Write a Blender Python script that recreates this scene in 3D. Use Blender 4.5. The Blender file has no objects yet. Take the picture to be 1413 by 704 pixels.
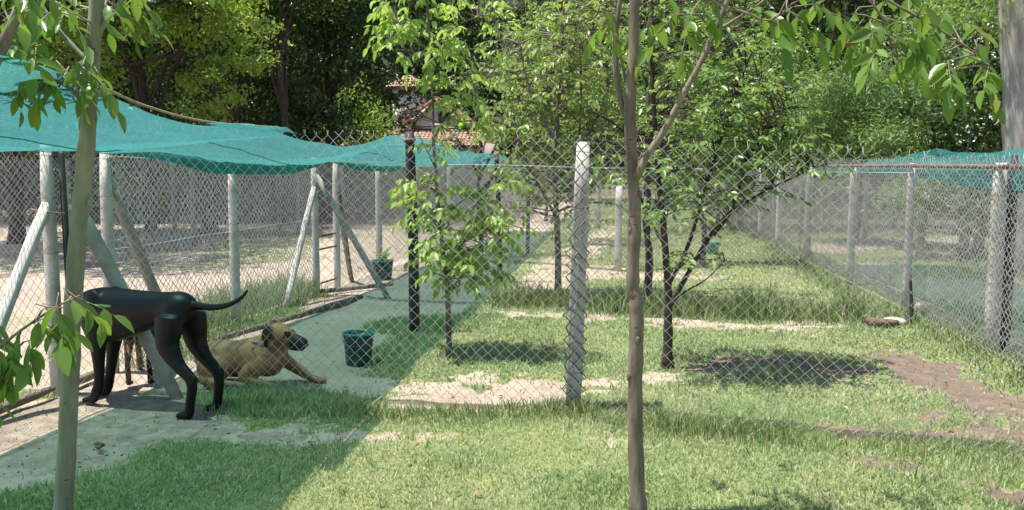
import bpy, bmesh, math, random
import numpy as np
from mathutils import Vector, Matrix

R = np.random.default_rng(11)
random.seed(5)
scene = bpy.context.scene
COL = scene.collection

# ------------------------------------------------------------------ camera, sky, sun, exposure
FPX, CX, CY, HOR, VPX, CAMH = 1250.0, 706.5, 352.0, 228.0, 860.0, 1.6
PITCH = math.atan((CY - HOR) / FPX)
YAW = math.atan((VPX - CX) * math.cos(PITCH) / FPX)
cam_d = bpy.data.cameras.new('camera')
cam = bpy.data.objects.new('camera', cam_d); COL.objects.link(cam)
cam.location = (0, 0, CAMH)
cam.rotation_euler = (math.pi / 2 - PITCH, 0, YAW)
cam_d.sensor_width = 36.0
cam_d.lens = 36.0 * FPX / 1413.0
cam_d.clip_start = 0.05
cam_d.clip_end = 2000
scene.camera = cam

SUN_EL, SUN_AZ = math.radians(74), math.radians(180)      # sun stands over -X (left of the runs)
w = bpy.data.worlds.new('World'); scene.world = w; w.use_nodes = True
nt = w.node_tree; nt.nodes.clear()
sky = nt.nodes.new('ShaderNodeTexSky'); sky.sky_type = 'NISHITA'; sky.sun_disc = False
sky.sun_elevation = SUN_EL; sky.sun_rotation = math.radians(-90)
bg = nt.nodes.new('ShaderNodeBackground'); bg.inputs[1].default_value = 0.10
wo = nt.nodes.new('ShaderNodeOutputWorld')
nt.links.new(sky.outputs[0], bg.inputs[0]); nt.links.new(bg.outputs[0], wo.inputs[0])
sl = bpy.data.lights.new('sun', 'SUN'); sl.energy = 5.0; sl.angle = math.radians(0.53); sl.color = (1.0, 0.95, 0.87)
so = bpy.data.objects.new('sun', sl); COL.objects.link(so)
sv = Vector((math.cos(SUN_EL) * math.cos(SUN_AZ), math.cos(SUN_EL) * math.sin(SUN_AZ) - 0.06, math.sin(SUN_EL)))
so.rotation_euler = sv.to_track_quat('Z', 'Y').to_euler(); so.location = (-10, 5, 20)
scene.view_settings.view_transform = 'Standard'; scene.view_settings.look = 'None'
scene.view_settings.exposure = 0.97; scene.view_settings.gamma = 1.0
scene.view_settings.use_curve_mapping = False
scene.render.engine = 'CYCLES'
scene.cycles.max_bounces = 10; scene.cycles.transparent_max_bounces = 24
scene.cycles.diffuse_bounces = 4; scene.cycles.transmission_bounces = 6

# ------------------------------------------------------------------ pixel <-> world
CW = np.array(cam.rotation_euler.to_matrix())
def ray(px, py):
    d = np.array([(px - CX) / FPX, -(py - CY) / FPX, -1.0])
    return CW @ d
def G(px, py, z=0.0):                      # point on the ground plane
    d = ray(px, py); t = (z - CAMH) / d[2]
    return np.array([d[0] * t, d[1] * t, z])
def W(px, py, Y):                          # point on the upright plane Y = const
    d = ray(px, py); t = Y / d[1]
    return np.array([d[0] * t, Y, CAMH + d[2] * t])
def WX(px, py, X):                         # point on the upright plane X = const
    d = ray(px, py); t = X / d[0]
    return np.array([X, d[1] * t, CAMH + d[2] * t])
def proj(P):
    P = np.asarray(P, float)
    q = (P - np.array([0, 0, CAMH])) @ CW
    zz = np.maximum(-q[..., 2], 1e-3)
    return CX + FPX * q[..., 0] / zz, CY - FPX * q[..., 1] / zz, -q[..., 2]
def on_line(a, b, px):                     # point of the ground line a-b in picture column px
    d = ray(px, 400.0); n = np.array([d[1], -d[0]])
    t = -(a[:2] @ n) / ((b[:2] - a[:2]) @ n)
    p = a + (b - a) * t
    return np.array([p[0], p[1], 0.0])

def unit(v):
    v = np.asarray(v, float)
    return v / (np.linalg.norm(v, axis=-1, keepdims=True) + 1e-12)
def vnoise(x, y, s, seed=0):
    x = np.asarray(x) * s; y = np.asarray(y) * s
    xi = np.floor(x).astype(np.int64); yi = np.floor(y).astype(np.int64)
    fx = x - xi; fy = y - yi
    fx = fx * fx * (3 - 2 * fx); fy = fy * fy * (3 - 2 * fy)
    def h(a, b):
        n = (a * 374761393 + b * 668265263 + seed * 974634777) & 0x7fffffff
        n = ((n ^ (n >> 13)) * 1274126177) & 0x7fffffff
        return ((n ^ (n >> 16)) & 0xffff) / 65535.0
    return (h(xi, yi) * (1 - fx) + h(xi + 1, yi) * fx) * (1 - fy) + (h(xi, yi + 1) * (1 - fx) + h(xi + 1, yi + 1) * fx) * fy
def inpoly(x, y, poly):
    c = np.zeros(np.shape(x), bool); n = len(poly)
    for i in range(n):
        x0, y0 = poly[i]; x1, y1 = poly[(i + 1) % n]
        if y0 == y1: continue
        c ^= ((y0 > y) != (y1 > y)) & (x < (x1 - x0) * (y - y0) / (y1 - y0) + x0)
    return c

# ------------------------------------------------------------------ objects
def mesh(name, V, F, smooth=False, attrs=None):
    V = np.asarray(V, np.float32)
    if not isinstance(F, list): F = [F]
    F = [np.asarray(f, np.int32) for f in F if len(f)]
    me = bpy.data.meshes.new(name)
    me.vertices.add(len(V)); me.vertices.foreach_set('co', V.ravel())
    loops = np.concatenate([f.ravel() for f in F])
    tot = np.concatenate([np.full(len(f), f.shape[1], np.int32) for f in F])
    st = np.concatenate([[0], np.cumsum(tot)[:-1]]).astype(np.int32)
    me.loops.add(len(loops)); me.loops.foreach_set('vertex_index', loops)
    me.polygons.add(len(tot)); me.polygons.foreach_set('loop_start', st); me.polygons.foreach_set('loop_total', tot)
    if smooth: me.polygons.foreach_set('use_smooth', np.ones(len(tot), bool))
    for k, a in (attrs or {}).items():
        a = np.asarray(a, np.float32)
        if a.ndim == 1:
            at = me.attributes.new(k, 'FLOAT', 'POINT'); at.data.foreach_set('value', a)
        else:
            at = me.attributes.new(k, 'FLOAT_COLOR', 'POINT'); at.data.foreach_set('color', np.c_[a, np.ones(len(a))].astype(np.float32).ravel())
    me.update(); me.validate()
    return me
def link(name, me, m=None, root=None):
    o = bpy.data.objects.new(name, me); COL.objects.link(o)
    if m is not None and me is not None and not me.materials: me.materials.append(m)
    if root is not None: o.parent = root
    return o
def tag(o, label=None, cat=None, group=None, kind=None):
    if label: o['label'] = label
    if cat: o['category'] = cat
    if group: o['group'] = group
    if kind: o['kind'] = kind
    return o
def thing(name, label, cat, loc=(0, 0, 0), group=None):
    o = bpy.data.objects.new(name, None); COL.objects.link(o)
    o.location = [float(v) for v in loc]; o.empty_display_size = 0.1
    return tag(o, label, cat, group)
def part(name, V, F, m, root, smooth=False, attrs=None, off=None):
    """mesh given in world coordinates, stored relative to its root thing"""
    base = np.array(root.location) if off is None else np.asarray(off)
    return link(name, mesh(name, np.asarray(V) - base, F, smooth, attrs), m, root)

# shape makers: return (V, [F...])
def join(items):
    Vs, Fs, n = [], [], 0
    for V, F in items:
        if not isinstance(F, list): F = [F]
        V = np.asarray(V)
        Vs.append(V); Fs += [np.asarray(f) + n for f in F if len(f)]; n += len(V)
    q = [f for f in Fs if f.shape[1] == 4]; t = [f for f in Fs if f.shape[1] == 3]
    out = []
    if q: out.append(np.concatenate(q))
    if t: out.append(np.concatenate(t))
    return np.concatenate(Vs), out
def frames(P):
    P = np.asarray(P, float); T = np.gradient(P, axis=0); T = unit(T)
    up = np.array([0, 0, 1.0]) if abs(T[0, 2]) < 0.9 else np.array([1.0, 0, 0])
    A = []; a = np.cross(up, T[0]); a /= np.linalg.norm(a)
    for t in T:
        a = a - t * (a @ t); a /= np.linalg.norm(a) + 1e-12; A.append(a.copy())
    A = np.array(A); B = np.cross(T, A)
    return T, A, B
def tube(P, r, sides=8, cap=True, wob=0.0):
    P = np.asarray(P, float); n = len(P); r = np.broadcast_to(np.asarray(r, float), (n,))
    T, A, B = frames(P)
    th = np.arange(sides) * 2 * math.pi / sides
    rr = r[:, None] * (1 + wob * R.standard_normal((n, sides)))
    V = P[:, None] + rr[..., None] * (np.cos(th)[None, :, None] * A[:, None] + np.sin(th)[None, :, None] * B[:, None])
    V = V.reshape(-1, 3)
    i = np.arange(n - 1)[:, None] * sides; j = np.arange(sides)[None]; k = (j + 1) % sides
    F = np.stack([i + j, i + k, i + sides + k, i + sides + j], -1).reshape(-1, 4)
    Fs = [F]
    if cap:
        V = np.concatenate([V, P[:1], P[-1:]]); c0 = n * sides; c1 = c0 + 1
        jj = np.arange(sides); kk = (jj + 1) % sides
        Fs.append(np.concatenate([np.stack([kk, jj, np.full(sides, c0)], -1), np.stack([jj + (n - 1) * sides, kk + (n - 1) * sides, np.full(sides, c1)], -1)]))
    return V, Fs
def spline(P, n):
    P = np.asarray(P, float); m = len(P)
    if m < 3:
        t = np.linspace(0, 1, n)[:, None]; return P[0] * (1 - t) + P[-1] * t
    Q = np.concatenate([[2 * P[0] - P[1]], P, [2 * P[-1] - P[-2]]])
    u = np.linspace(0, m - 1 - 1e-9, n); i = u.astype(int); f = (u - i)[:, None]
    a, b, c, d = Q[i], Q[i + 1], Q[i + 2], Q[i + 3]
    return 0.5 * (2 * b + (c - a) * f + (2 * a - 5 * b + 4 * c - d) * f**2 + (3 * b - a - 3 * c + d) * f**3)
def prism(p0, p1, w0, w1, side=None, bev=0.012, depth=None, rings=7, rough=0.0015):
    """square-section bar with chamfered arrises from p0 to p1"""
    p0 = np.asarray(p0, float); p1 = np.asarray(p1, float); t = unit(p1 - p0)
    s = np.array([1.0, 0, 0]) if side is None else np.asarray(side, float)
    s = unit(s - t * (s @ t)); u = np.cross(t, s)
    depth = w0 if depth is None else depth
    rows = []
    for k in range(rings):
        f = k / (rings - 1); a = (w0 * (1 - f) + w1 * f) / 2; b = a * depth / w0
        sh = bev
        if k in (0, rings - 1): a -= bev * 0.6; b -= bev * 0.6
        ring = [(a, b - sh), (a - sh, b), (-a + sh, b), (-a, b - sh), (-a, -b + sh), (-a + sh, -b), (a - sh, -b), (a, -b + sh)]
        rows.append([p0 + (p1 - p0) * f + s * x + u * y for x, y in ring])
    V = np.array(rows) + R.normal(0, rough, (rings, 8, 3))
    V = V.reshape(-1, 3); i = np.arange(rings - 1)[:, None] * 8; j = np.arange(8)[None]; k = (j + 1) % 8
    F = np.stack([i + j, i + k, i + 8 + k, i + 8 + j], -1).reshape(-1, 4)
    e = (rings - 1) * 8
    caps = np.array([[7, 6, 5, 4], [7, 4, 3, 0], [3, 2, 1, 0]])
    return V, [np.concatenate([F, caps, caps[:, ::-1] + e])]
def box(c, size, rz=0.0):
    c = np.asarray(c, float); h = np.asarray(size, float) / 2
    V = np.array([[x, y, z] for z in (-1, 1) for y in (-1, 1) for x in (-1, 1)], float) * h
    ca, sa = math.cos(rz), math.sin(rz)
    V = np.c_[V[:, 0] * ca - V[:, 1] * sa, V[:, 0] * sa + V[:, 1] * ca, V[:, 2]] + c
    return V, [np.array([[0, 2, 3, 1], [4, 5, 7, 6], [0, 1, 5, 4], [2, 6, 7, 3], [0, 4, 6, 2], [1, 3, 7, 5]])]
def lathe(prof, c, n=28, sq=1.0):
    prof = np.asarray(prof, float); th = np.arange(n) * 2 * math.pi / n
    V = np.stack([prof[:, None, 0] * np.cos(th) , prof[:, None, 0] * np.sin(th) * sq, np.repeat(prof[:, 1:2], n, 1)], -1).reshape(-1, 3) + np.asarray(c)
    i = np.arange(len(prof) - 1)[:, None] * n; j = np.arange(n)[None]; k = (j + 1) % n
    return V, [np.stack([i + j, i + k, i + n + k, i + n + j], -1).reshape(-1, 4)]
def ellipsoid(c, r, n=12, m=8, rot=None):
    u = np.linspace(0, math.pi, m + 1); th = np.arange(n) * 2 * math.pi / n
    V = np.stack([np.sin(u)[:, None] * np.cos(th), np.sin(u)[:, None] * np.sin(th), np.repeat(np.cos(u)[:, None], n, 1)], -1).reshape(-1, 3) * np.asarray(r)
    if rot is not None: V = V @ np.asarray(rot).T
    i = np.arange(m)[:, None] * n; j = np.arange(n)[None]; k = (j + 1) % n
    return V + np.asarray(c), [np.stack([i + j, i + n + j, i + n + k, i + k], -1).reshape(-1, 4)]

# ------------------------------------------------------------------ materials
class NT:
    def __init__(s, name):
        s.m = bpy.data.materials.new(name); s.m.use_nodes = True; s.t = s.m.node_tree; s.t.nodes.clear()
        s.out = s.t.nodes.new('ShaderNodeOutputMaterial')
    def n(s, typ, **kw):
        o = s.t.nodes.new('ShaderNode' + typ)
        for k, v in kw.items(): setattr(o, k, v)
        return o
    def l(s, a, b): s.t.links.new(a, b)
    def val(s, sock, v):
        if isinstance(v, bpy.types.NodeSocket): s.l(v, sock)
        else:
            if isinstance(v, (tuple, list)) and len(v) == 3 and sock.type == 'RGBA': v = (*v, 1)
            sock.default_value = v
    def noise(s, scale, detail=4.0, rough=0.55, vec=None, dist=0.0):
        o = s.n('TexNoise'); o.inputs['Scale'].default_value = scale; o.inputs['Detail'].default_value = detail
        o.inputs['Roughness'].default_value = rough; o.inputs['Distortion'].default_value = dist
        if vec is not None: s.l(vec, o.inputs['Vector'])
        return o.outputs[0]
    def ramp(s, fac, stops):
        o = s.n('ValToRGB'); cr = o.color_ramp
        while len(cr.elements) > 1: cr.elements.remove(cr.elements[-1])
        for i, (p, c) in enumerate(stops):
            e = cr.elements[0] if i == 0 else cr.elements.new(p)
            e.position = p; e.color = (*c, 1) if not isinstance(c, (int, float)) else (c, c, c, 1)
        s.l(fac, o.inputs[0]); return o.outputs[0]
    def mix(s, fac, a, b, mode='MIX'):
        o = s.n('Mix', data_type='RGBA', blend_type=mode)
        s.val(o.inputs[0], fac); s.val(o.inputs[6], a); s.val(o.inputs[7], b); return o.outputs[2]
    def math(s, op, a, b=0.0):
        o = s.n('Math', operation=op); s.val(o.inputs[0], a); s.val(o.inputs[1], b); return o.outputs[0]
    def attr(s, name):
        return s.n('Attribute', attribute_name=name)
    def pos(s, scale=None):
        tc = s.n('NewGeometry').outputs['Position']
        if scale is None: return tc
        mp = s.n('Mapping'); mp.inputs['Scale'].default_value = scale; s.l(tc, mp.inputs['Vector']); return mp.outputs[0]
    def obj(s, scale=None):
        tc = s.n('TexCoord').outputs['Object']
        if scale is None: return tc
        mp = s.n('Mapping'); mp.inputs['Scale'].default_value = scale; s.l(tc, mp.inputs['Vector']); return mp.outputs[0]
    def bump(s, h, strength=0.3, dist=0.01):
        o = s.n('Bump'); o.inputs['Strength'].default_value = strength; o.inputs['Distance'].default_value = dist
        s.l(h, o.inputs['Height']); return o.outputs[0]
    def principled(s, color, rough=0.8, metal=0.0, normal=None, spec=0.4):
        p = s.n('BsdfPrincipled'); s.val(p.inputs['Base Color'], color); s.val(p.inputs['Roughness'], rough)
        s.val(p.inputs['Metallic'], metal); p.inputs['Specular IOR Level'].default_value = spec
        if normal is not None: s.l(normal, p.inputs['Normal'])
        s.l(p.outputs[0], s.out.inputs[0]); return p

def mat_leaf(name, lo, hi, trans=0.45, gloss=0.32, yellow=(0.20, 0.22, 0.03), spec=0.35):
    t = NT(name)
    rnd = t.n('NewGeometry').outputs['Random Per Island']; orr = t.n('ObjectInfo').outputs['Random']
    f = t.math('FRACT', t.math('ADD', rnd, orr))
    c = t.mix(f, lo, hi)
    c = t.mix(t.math('GREATER_THAN', t.math('FRACT', t.math('MULTIPLY', f, 7.31)), 0.93), c, yellow)
    c = t.mix(t.ramp(t.noise(1.3, 2, vec=t.pos()), [(0.35, 0.0), (0.7, 0.45)]), c, tuple(v * 1.25 for v in hi))
    p = t.n('BsdfPrincipled'); t.val(p.inputs['Base Color'], c); p.inputs['Roughness'].default_value = gloss
    p.inputs['Specular IOR Level'].default_value = spec
    tr = t.n('BsdfTranslucent'); t.l(t.mix(0.6, c, tuple(min(1, v * 1.5) for v in (hi[0], hi[1], hi[2] * 0.4))), tr.inputs[0])
    mx = t.n('MixShader'); mx.inputs[0].default_value = trans
    t.l(p.outputs[0], mx.inputs[1]); t.l(tr.outputs[0], mx.inputs[2]); t.l(mx.outputs[0], t.out.inputs[0])
    return t.m
def mat_bark(name, a, b, scale=(18, 18, 5), strength=0.6, lent=None):
    t = NT(name); v = t.pos(scale)
    n1 = t.noise(1.0, 6, 0.65, v); n2 = t.noise(3.5, 3, 0.5, t.pos())
    c = t.mix(t.ramp(n1, [(0.35, 0.0), (0.65, 1.0)]), a, b)
    c = t.mix(t.ramp(n2, [(0.5, 0.0), (0.75, 0.5)]), c, tuple(0.6 * x for x in a))
    h = n1
    if lent:                                    # short dark horizontal bark marks
        vo = t.n('TexVoronoi'); vo.inputs['Scale'].default_value = 1.0; t.l(t.pos((16, 16, 60)), vo.inputs['Vector'])
        k = t.ramp(vo.outputs['Distance'], [(0.10, 1.0), (0.22, 0.0)])
        k2 = t.math('MULTIPLY', k, t.ramp(t.noise(9, 1, vec=t.pos()), [(0.5, 0.0), (0.6, 1.0)]))
        c = t.mix(k2, c, lent)
    t.principled(c, 0.85, normal=t.bump(h, strength, 0.01), spec=0.25); return t.m
def mat_simple(name, a, b, scale=8.0, rough=0.8, metal=0.0, strength=0.25, dist=0.004, stops=(0.35, 0.7), spec=0.4, vec=None):
    t = NT(name); v = t.pos(vec) if vec else t.pos(); n1 = t.noise(scale, 6, 0.6, v); n2 = t.noise(scale * 6, 3, 0.6, v)
    c = t.mix(t.ramp(n1, [(stops[0], 0.0), (stops[1], 1.0)]), a, b)
    c = t.mix(t.ramp(n2, [(0.45, 0.0), (0.8, 0.35)]), c, tuple(0.5 * x for x in a))
    t.principled(c, rough, metal, t.bump(n2, strength, dist), spec); return t.m

M = {}
M['concrete'] = mat_simple('concrete', (0.40, 0.385, 0.35), (0.60, 0.575, 0.53), 5, 0.92, strength=0.5)
M['shade_concrete'] = mat_simple('shaded_concrete', (0.20, 0.20, 0.17), (0.40, 0.38, 0.33), 4, 0.95, strength=0.5)  # darker concrete copy, shade put into its colour for shaded braces and posts
M['wire'] = mat_simple('galvanised_wire', (0.46, 0.45, 0.43), (0.68, 0.66, 0.62), 2.5, 0.5, 0.1, 0.1)
M['dark_wire'] = mat_simple('dull_dark_wire', (0.07, 0.065, 0.06), (0.16, 0.15, 0.14), 12, 0.7, 0.1, 0.2)
M['rust'] = mat_simple('rusty_pipe', (0.16, 0.085, 0.05), (0.34, 0.27, 0.22), 7, 0.75, 0.1, 0.3)
M['dark_pole'] = mat_simple('dark_tarred_pole', (0.018, 0.017, 0.016), (0.06, 0.055, 0.05), 10, 0.7, 0.0, 0.5)
M['wood'] = mat_simple('grey_board', (0.10, 0.085, 0.07), (0.25, 0.21, 0.17), 5, 0.9, strength=0.5, vec=(12, 2, 2))
M['brown_wood'] = mat_simple('brown_pole', (0.12, 0.075, 0.045), (0.27, 0.19, 0.12), 6, 0.85, strength=0.5)
M['bucket'] = mat_simple('green_plastic', (0.006, 0.055, 0.045), (0.012, 0.10, 0.075), 5, 0.42, strength=0.1)
M['rim'] = mat_simple('teal_plastic', (0.015, 0.17, 0.13), (0.03, 0.25, 0.19), 5, 0.4, strength=0.1)
M['blue_bucket'] = mat_simple('blue_green_plastic', (0.02, 0.17, 0.17), (0.035, 0.26, 0.25), 5, 0.4, strength=0.1)
M['rope'] = mat_simple('cord', (0.25, 0.20, 0.13), (0.42, 0.36, 0.26), 60, 0.9)
M['stone'] = mat_simple('pale_stone', (0.35, 0.29, 0.23), (0.58, 0.50, 0.42), 9, 0.9, strength=0.6)
M['log'] = mat_simple('old_log', (0.08, 0.055, 0.035), (0.22, 0.15, 0.10), 12, 0.9, strength=0.7)
M['bark_pale'] = mat_bark('bark_pale_green', (0.17, 0.18, 0.12), (0.28, 0.29, 0.20), (14, 14, 3), 0.35, lent=(0.06, 0.065, 0.045))
M['bark_brown'] = mat_bark('bark_brown', (0.13, 0.105, 0.08), (0.27, 0.225, 0.17), (26, 26, 6), 0.6, lent=(0.05, 0.035, 0.025))
M['bark_dark'] = mat_bark('bark_dark', (0.03, 0.024, 0.019), (0.09, 0.07, 0.055), (18, 18, 4), 0.8)
M['bark_grey'] = mat_bark('bark_grey', (0.10, 0.085, 0.07), (0.24, 0.20, 0.165), (14, 14, 4), 0.7)
M['bark_white'] = mat_bark('bark_white', (0.26, 0.22, 0.19), (0.55, 0.50, 0.45), (6, 6, 1.2), 0.9, lent=(0.14, 0.10, 0.08))
M['leaf_near'] = mat_leaf('leaf_near', (0.075, 0.145, 0.03), (0.15, 0.26, 0.05), 0.45)
M['leaf_bright'] = mat_leaf('leaf_bright', (0.18, 0.30, 0.06), (0.33, 0.47, 0.12), 0.48, 0.38)
M['leaf_mid'] = mat_leaf('leaf_mid', (0.08, 0.15, 0.045), (0.21, 0.32, 0.10), 0.42)
M['leaf_yellow'] = mat_leaf('leaf_yellow', (0.13, 0.215, 0.06), (0.29, 0.39, 0.125), 0.45, 0.36)
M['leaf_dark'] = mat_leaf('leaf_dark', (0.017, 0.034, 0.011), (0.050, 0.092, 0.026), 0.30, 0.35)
M['leaf_oak'] = mat_leaf('leaf_oak', (0.075, 0.135, 0.03), (0.30, 0.43, 0.09), 0.40, 0.32, spec=0.45)
M['leaf_willow'] = mat_leaf('leaf_willow', (0.085, 0.15, 0.06), (0.19, 0.29, 0.115), 0.40, 0.4)
M['leaf_conifer'] = mat_leaf('leaf_conifer', (0.09, 0.12, 0.08), (0.17, 0.21, 0.14), 0.3, 0.5)
M['blossom'] = mat_simple('blossom', (0.62, 0.62, 0.58), (0.85, 0.85, 0.8), 9, 0.8)
M['fruit'] = mat_simple('dried_fruit', (0.20, 0.09, 0.05), (0.36, 0.18, 0.10), 30, 0.7)
M['wall_pink'] = mat_simple('pink_render', (0.54, 0.43, 0.38), (0.58, 0.47, 0.42), 30, 0.95, stops=(0.2, 0.8))
M['wall_white'] = mat_simple('white_render', (0.60, 0.55, 0.50), (0.64, 0.59, 0.54), 30, 0.95, stops=(0.2, 0.8))
M['tile'] = mat_simple('clay_tile', (0.34, 0.19, 0.13), (0.50, 0.32, 0.24), 1.6, 0.9, strength=0.4)
M['timber'] = mat_simple('dark_timber', (0.05, 0.035, 0.025), (0.11, 0.075, 0.055), 6, 0.8)
M['glass'] = mat_simple('dark_glass', (0.015, 0.018, 0.02), (0.03, 0.035, 0.04), 2, 0.08, spec=0.6)
M['black'] = mat_simple('wet_black', (0.006, 0.006, 0.006), (0.012, 0.011, 0.010), 20, 0.25, spec=0.5)
M['collar'] = mat_simple('collar', (0.10, 0.03, 0.02), (0.16, 0.05, 0.03), 20, 0.6)

def mat_ground():
    t = NT('ground_soil'); p = t.pos()
    a = t.attr('gm'); sep = t.n('SeparateColor'); t.l(a.outputs['Color'], sep.inputs[0])
    n1 = t.noise(1.2, 5, 0.6, p); n2 = t.noise(9, 5, 0.65, p); n3 = t.noise(60, 4, 0.7, p)
    sand = t.mix(t.ramp(n1, [(0.3, 0.0), (0.7, 1.0)]), (0.30, 0.245, 0.19), (0.40, 0.335, 0.27))
    sand = t.mix(t.ramp(n2, [(0.45, 0.0), (0.8, 0.55)]), sand, (0.23, 0.17, 0.12))
    vo = t.n('TexVoronoi'); vo.inputs['Scale'].default_value = 26; t.l(p, vo.inputs['Vector'])
    peb = t.math('MULTIPLY', t.ramp(vo.outputs['Distance'], [(0.12, 1.0), (0.25, 0.0)]), t.ramp(t.noise(3.1, 2, vec=p), [(0.5, 0.0), (0.65, 0.8)]))
    sand = t.mix(peb, sand, (0.15, 0.11, 0.08))
    soil = t.mix(t.ramp(n2, [(0.3, 0.0), (0.7, 1.0)]), (0.10, 0.074, 0.057), (0.21, 0.155, 0.12))
    turf = t.mix(t.ramp(n2, [(0.3, 0.0), (0.7, 1.0)]), (0.14, 0.17, 0.06), (0.25, 0.26, 0.11))
    turf = t.mix(t.ramp(n3, [(0.4, 0.0), (0.75, 0.6)]), turf, (0.11, 0.14, 0.05))
    wob = t.math('MULTIPLY', t.math('SUBTRACT', n2, 0.5), 0.8)
    gr = t.ramp(t.math('ADD', sep.outputs[0], wob), [(0.35, 0.0), (0.65, 1.0)])
    so_ = t.ramp(t.math('ADD', sep.outputs[2], wob), [(0.35, 0.0), (0.65, 1.0)])
    c = t.mix(gr, sand, turf); c = t.mix(so_, c, soil)
    h = t.math('ADD', t.math('MULTIPLY', n2, 0.6), t.math('MULTIPLY', n3, 0.4))
    t.principled(c, 0.95, normal=t.bump(h, 0.7, 0.025), spec=0.15); return t.m
def mat_grass(name, lo, hi, dry):
    t = NT(name)
    tone = t.attr('tone').outputs['Fac']; d = t.attr('dry').outputs['Fac']
    c = t.mix(tone, lo, hi); c = t.mix(d, c, dry)
    p = t.n('BsdfPrincipled'); t.val(p.inputs['Base Color'], c); p.inputs['Roughness'].default_value = 0.5; p.inputs['Specular IOR Level'].default_value = 0.25
    tr = t.n('BsdfTranslucent'); t.l(c, tr.inputs[0])
    mx = t.n('MixShader'); mx.inputs[0].default_value = 0.35
    t.l(p.outputs[0], mx.inputs[1]); t.l(tr.outputs[0], mx.inputs[2]); t.l(mx.outputs[0], t.out.inputs[0])
    return t.m
def mat_cloth(name, c1, c2, open_=0.30):
    t = NT(name); p = t.pos((3, 1, 3)); 
    weave = t.noise(1.0, 3, 0.6, t.pos((320, 26, 320))); fine = t.noise(260, 2, 0.6, t.pos()); wide = t.noise(2.0, 3, 0.6, p)
    c = t.mix(t.ramp(wide, [(0.3, 0.0), (0.7, 1.0)]), c1, c2)
    c = t.mix(t.ramp(weave, [(0.4, 0.0), (0.65, 0.55)]), c, tuple(min(1, v * 1.45 + 0.03) for v in c2))
    c = t.mix(t.ramp(t.noise(5, 5, 0.7, t.pos()), [(0.55, 0.0), (0.75, 0.5)]), c, (0.10, 0.17, 0.15))
    df = t.n('BsdfDiffuse'); t.l(c, df.inputs[0]); tr = t.n('BsdfTranslucent'); t.l(c, tr.inputs[0])
    m1 = t.n('MixShader'); m1.inputs[0].default_value = 0.55; t.l(df.outputs[0], m1.inputs[1]); t.l(tr.outputs[0], m1.inputs[2])
    tp = t.n('BsdfTransparent'); tp.inputs[0].default_value = (0.55, 1.0, 0.9, 1)
    m2 = t.n('MixShader'); f = t.math('ADD', t.math('MULTIPLY', t.math('SUBTRACT', fine, 0.5), 0.5), 1 - open_)
    f2 = t.math('ADD', f, t.math('MULTIPLY', t.math('SUBTRACT', weave, 0.5), 0.25))
    t.l(f2, m2.inputs[0]); t.l(tp.outputs[0], m2.inputs[1]); t.l(m1.outputs[0], m2.inputs[2]); t.l(m2.outputs[0], t.out.inputs[0])
    return t.m
def mat_fur(name, rough=0.45, spec=0.5):
    t = NT(name); c = t.attr('fur').outputs['Color']
    n1 = t.noise(1.0, 4, 0.65, t.obj((60, 150, 150))); n2 = t.noise(8, 3, 0.5, t.obj())
    c = t.mix(t.ramp(n1, [(0.35, 0.0), (0.75, 0.30)]), c, t.mix(0.5, c, (0.0, 0.0, 0.0)))
    c = t.mix(t.ramp(n2, [(0.4, 0.0), (0.8, 0.25)]), c, t.mix(0.4, c, (0.0, 0.0, 0.0)))
    t.principled(c, rough, normal=t.bump(n1, 0.25, 0.003), spec=spec); return t.m
M['ground'] = mat_ground()
M['grass'] = mat_grass('grass_blade', (0.145, 0.24, 0.085), (0.35, 0.47, 0.21), (0.56, 0.55, 0.35))
M['weed'] = mat_grass('tall_grass_blade', (0.10, 0.165, 0.048), (0.25, 0.34, 0.12), (0.50, 0.46, 0.27))
M['cloth'] = mat_cloth('turquoise_shade_cloth', (0.040, 0.185, 0.19), (0.060, 0.235, 0.24), 0.26)
M['fur_black'] = mat_fur('black_fur', 0.46, 0.28)
M['fur_tan'] = mat_fur('tan_fur', 0.6, 0.3)

# ------------------------------------------------------------------ where things stand
A0 = G(80, 541); A1 = G(437, 406)               # line of the left fence (two gate posts on it)
LDIR = unit(A1 - A0)
N0 = on_line(A0, A1, 143)                       # where the near fence starts
N0 = np.array([N0[0] + 0.02, N0[1] - 0.45, 0]); N1 = G(790, 567); N2 = G(1560, 640)
C0 = G(462, 409); C1 = G(1250, 444)             # second cross fence
R0 = G(1372, 487); R1 = G(1250, 444)
RDIR = unit(G(1050, 330) - G(1372, 487))
FX = lambda y: R0[0] + (y - R0[1]) * RDIR[0] / RDIR[1]       # x of the right fence

# ------------------------------------------------------------------ ground
P_dirt = [(-260, 560), (0, 552), (75, 540), (150, 528), (250, 535), (300, 566), (330, 580), (450, 586), (466, 596), (450, 606), (380, 602), (300, 598), (220, 606), (160, 634), (90, 650), (0, 668), (-260, 720)]
P_bare = [                                      # sand
    [(522, 560), (556, 527), (640, 518), (780, 520), (880, 508), (940, 514), (930, 524), (850, 526), (800, 545), (778, 562)],
    [(640, 424), (760, 430), (900, 436), (1010, 442), (1160, 448), (1176, 458), (1100, 460), (980, 454), (860, 446), (740, 440), (650, 436)],
    [(684, 408), (745, 362), (795, 330), (830, 312), (872, 310), (850, 325), (800, 372), (772, 404)],
    [(740, 372), (840, 368), (960, 374), (1010, 378), (960, 383), (800, 383)],
    [(450, 600), (480, 592), (560, 594), (640, 602), (600, 609), (460, 610)],
    [(812, 605), (890, 612), (900, 618), (820, 611)],
]
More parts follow.
